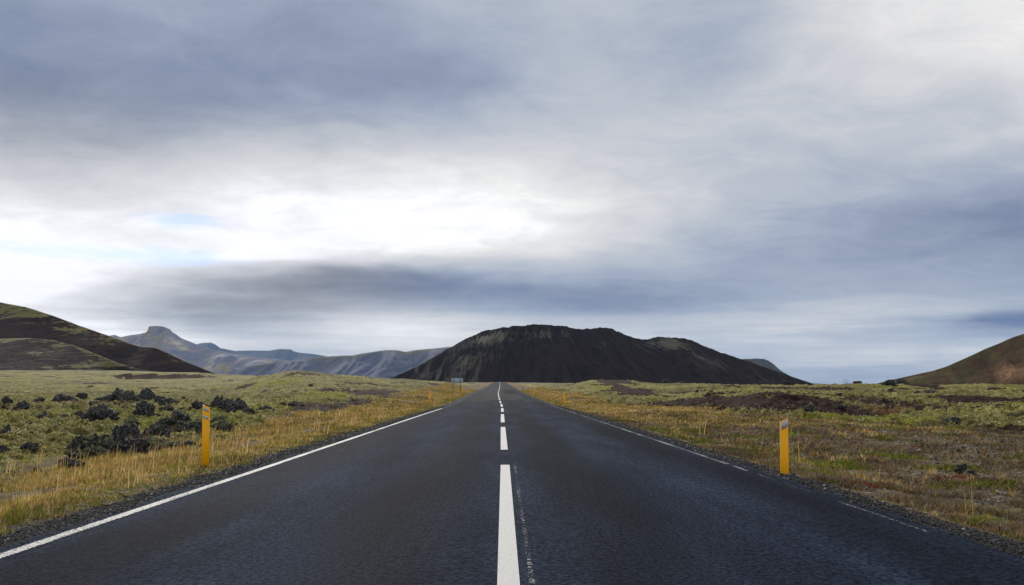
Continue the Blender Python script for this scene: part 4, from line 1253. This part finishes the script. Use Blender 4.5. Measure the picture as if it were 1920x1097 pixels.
def post(side, x, y, k, tilt):
    t = empty("marker_post", (x, y, gz(x, y) - (0.0 if side < 0 else 0.21 if k == 0 else 0.08)),
              ["nearest yellow marker post on the left verge, with two slanted grey reflectors", "nearest yellow marker post on the right verge, with one large grey reflector"][side > 0] if k == 0 else
              f"{ORD[k]} yellow marker post along the {'left' if side < 0 else 'right'} verge, counted from the camera",
              "marker post", "yellow marker posts along the road")
    t.rotation_euler = (tilt[0], tilt[1], 0.0)
    link("body", BODY[side], None, t)
    for me in FILM[side]:
        link("reflector", me, None, t)


LEFT_POSTS = [(-4.81, 13.25), (-5.55, 64.0), (-4.85, 110.0), (-5.0, 160.0), (-4.9, 210.0), (-4.9, 260.0), (-4.9, 310.0), (-4.9, 360.0), (-4.9, 410.0), (-4.9, 460.0)]
RIGHT_POSTS = [(3.97, 11.75), (4.75, 61.0), (4.75, 108.0), (4.75, 205.0), (4.75, 255.0), (4.75, 305.0), (4.75, 355.0), (4.75, 405.0), (4.75, 455.0)]
for k, (s, y) in enumerate(LEFT_POSTS):
    post(-1, float(road_x(y)) + s, y, k, (random.uniform(-0.02, 0.02), random.uniform(-0.01, 0.015) if k else -0.028))
for k, (s, y) in enumerate(RIGHT_POSTS):
    post(1, float(road_x(y)) + s, y, k, (random.uniform(-0.02, 0.02), random.uniform(-0.015, 0.015) if k else 0.028))
xs_ = float(road_x(158.0)) + 4.6
t = empty("marker_post", (xs_, 158.0, gz(xs_, 158.0)), "thin dark grey post among the yellow posts on the right verge", "marker post")
link("body", box_mesh("body", [(-0.05, 0.05, -0.02, 0.02, -0.3, 0.85)]), flat("dark_post", (0.05, 0.045, 0.04), 0.7), t)

# ------------------------------------------------------------------ road sign seen from behind
sx, sy = -8.6, 128.0
steel = flat("galvanised_steel", (0.16, 0.17, 0.18), 0.5, 0.15, 14.0, 0.5, 0.4)
alu = flat("bare_aluminium", (0.46, 0.58, 0.64), 0.5, 0.08, 6.0, 0.5, 0.1)
sz = gz(sx, sy)
top = EYE + (728 - 709.8) / 1520 * sy - sz
sign = empty("road_sign", (sx, sy, sz), "grey-blue road sign on two poles seen from behind, left of the road", "road sign")
W, Hs = 1.78, 0.72
link("panel", box_mesh("panel", [(-W / 2, W / 2, 0.05, 0.075, top - Hs, top)]), alu, sign)
for z0 in (top - 0.10, top - 0.36, top - 0.62):
    link("rail", box_mesh("rail", [(-W / 2 + 0.03, W / 2 - 0.03, 0.0, 0.05, z0 - 0.03, z0 + 0.03)]), alu, sign)
for px_ in (-0.53, 0.52):
    pl = link("pole", rod_mesh("pole", (px_, -0.06, -0.5), (px_, -0.06, top - 0.04), 0.058, 12), steel, sign)
    for z0 in (top - 0.10, top - 0.62):
        link("clamp", box_mesh("clamp", [(px_ - 0.10, px_ + 0.10, -0.015, 0.0, z0 - 0.05, z0 + 0.05)]), steel, pl)

# ------------------------------------------------------------------ far power line
wood = flat("weathered_timber", (0.055, 0.05, 0.05), 0.8, 0.2, 4.0)


def pylon(x, y, ztop, gap, arm, drop, label):
    z0 = gz(x, y)
    t = empty("power_pylon", (x, y, z0), label, "pylon", "power line pylons behind the right ridge")
    H = ztop - z0
    for q in (-gap / 2, gap / 2):
        link("pole", rod_mesh("pole", (q, 0, -1), (q, 0, H), 0.20, 8, 0.15), wood, t)
    for z1 in (H - 0.2, H - drop):
        link("crossarm", box_mesh("crossarm", [(-arm / 2, arm / 2, -0.3, -0.16, z1 - 0.16, z1 + 0.16)]), wood, t)
    for q in (-arm / 2 + 0.5, 0, arm / 2 - 0.5):
        link("insulator", rod_mesh("insulator", (q, -0.23, H - drop - 0.9), (q, -0.23, H - drop - 0.16), 0.10, 6), wood, t)


pylon(490.5, 1200.0, EYE + 15.6 / 1520 * 1200, 3.6, 8.6, 4.2, "larger two-armed power pylon on the skyline right of the mountain's foot")
pylon(577.0, 1400.0, EYE + 13.6 / 1520 * 1400, 3.6, 7.0, 4.0, "power pylon half behind the larger pylon on the skyline")
pylon(695.0, 1750.0, EYE + 9.7 / 1520 * 1750, 2.5, 5.6, 3.4, "small far power pylon left of the larger pylon")

# ------------------------------------------------------------------ haze
hm, N, out = material("air_haze")
vol = N.new("ShaderNodeVolumePrincipled")
vol.inputs["Color"].default_value = (0.46, 0.68, 1.0, 1.0)
vol.inputs["Density"].default_value = 0.000017
vol.inputs["Anisotropy"].default_value = 0.2
N.link(vol.outputs[0], out.inputs["Volume"])
link("haze", box_mesh("haze", [(-16600, 16600, -16600, 16600, -420, 1000)]), hm, kind="stuff", label="thin blue haze in the air over the plain")
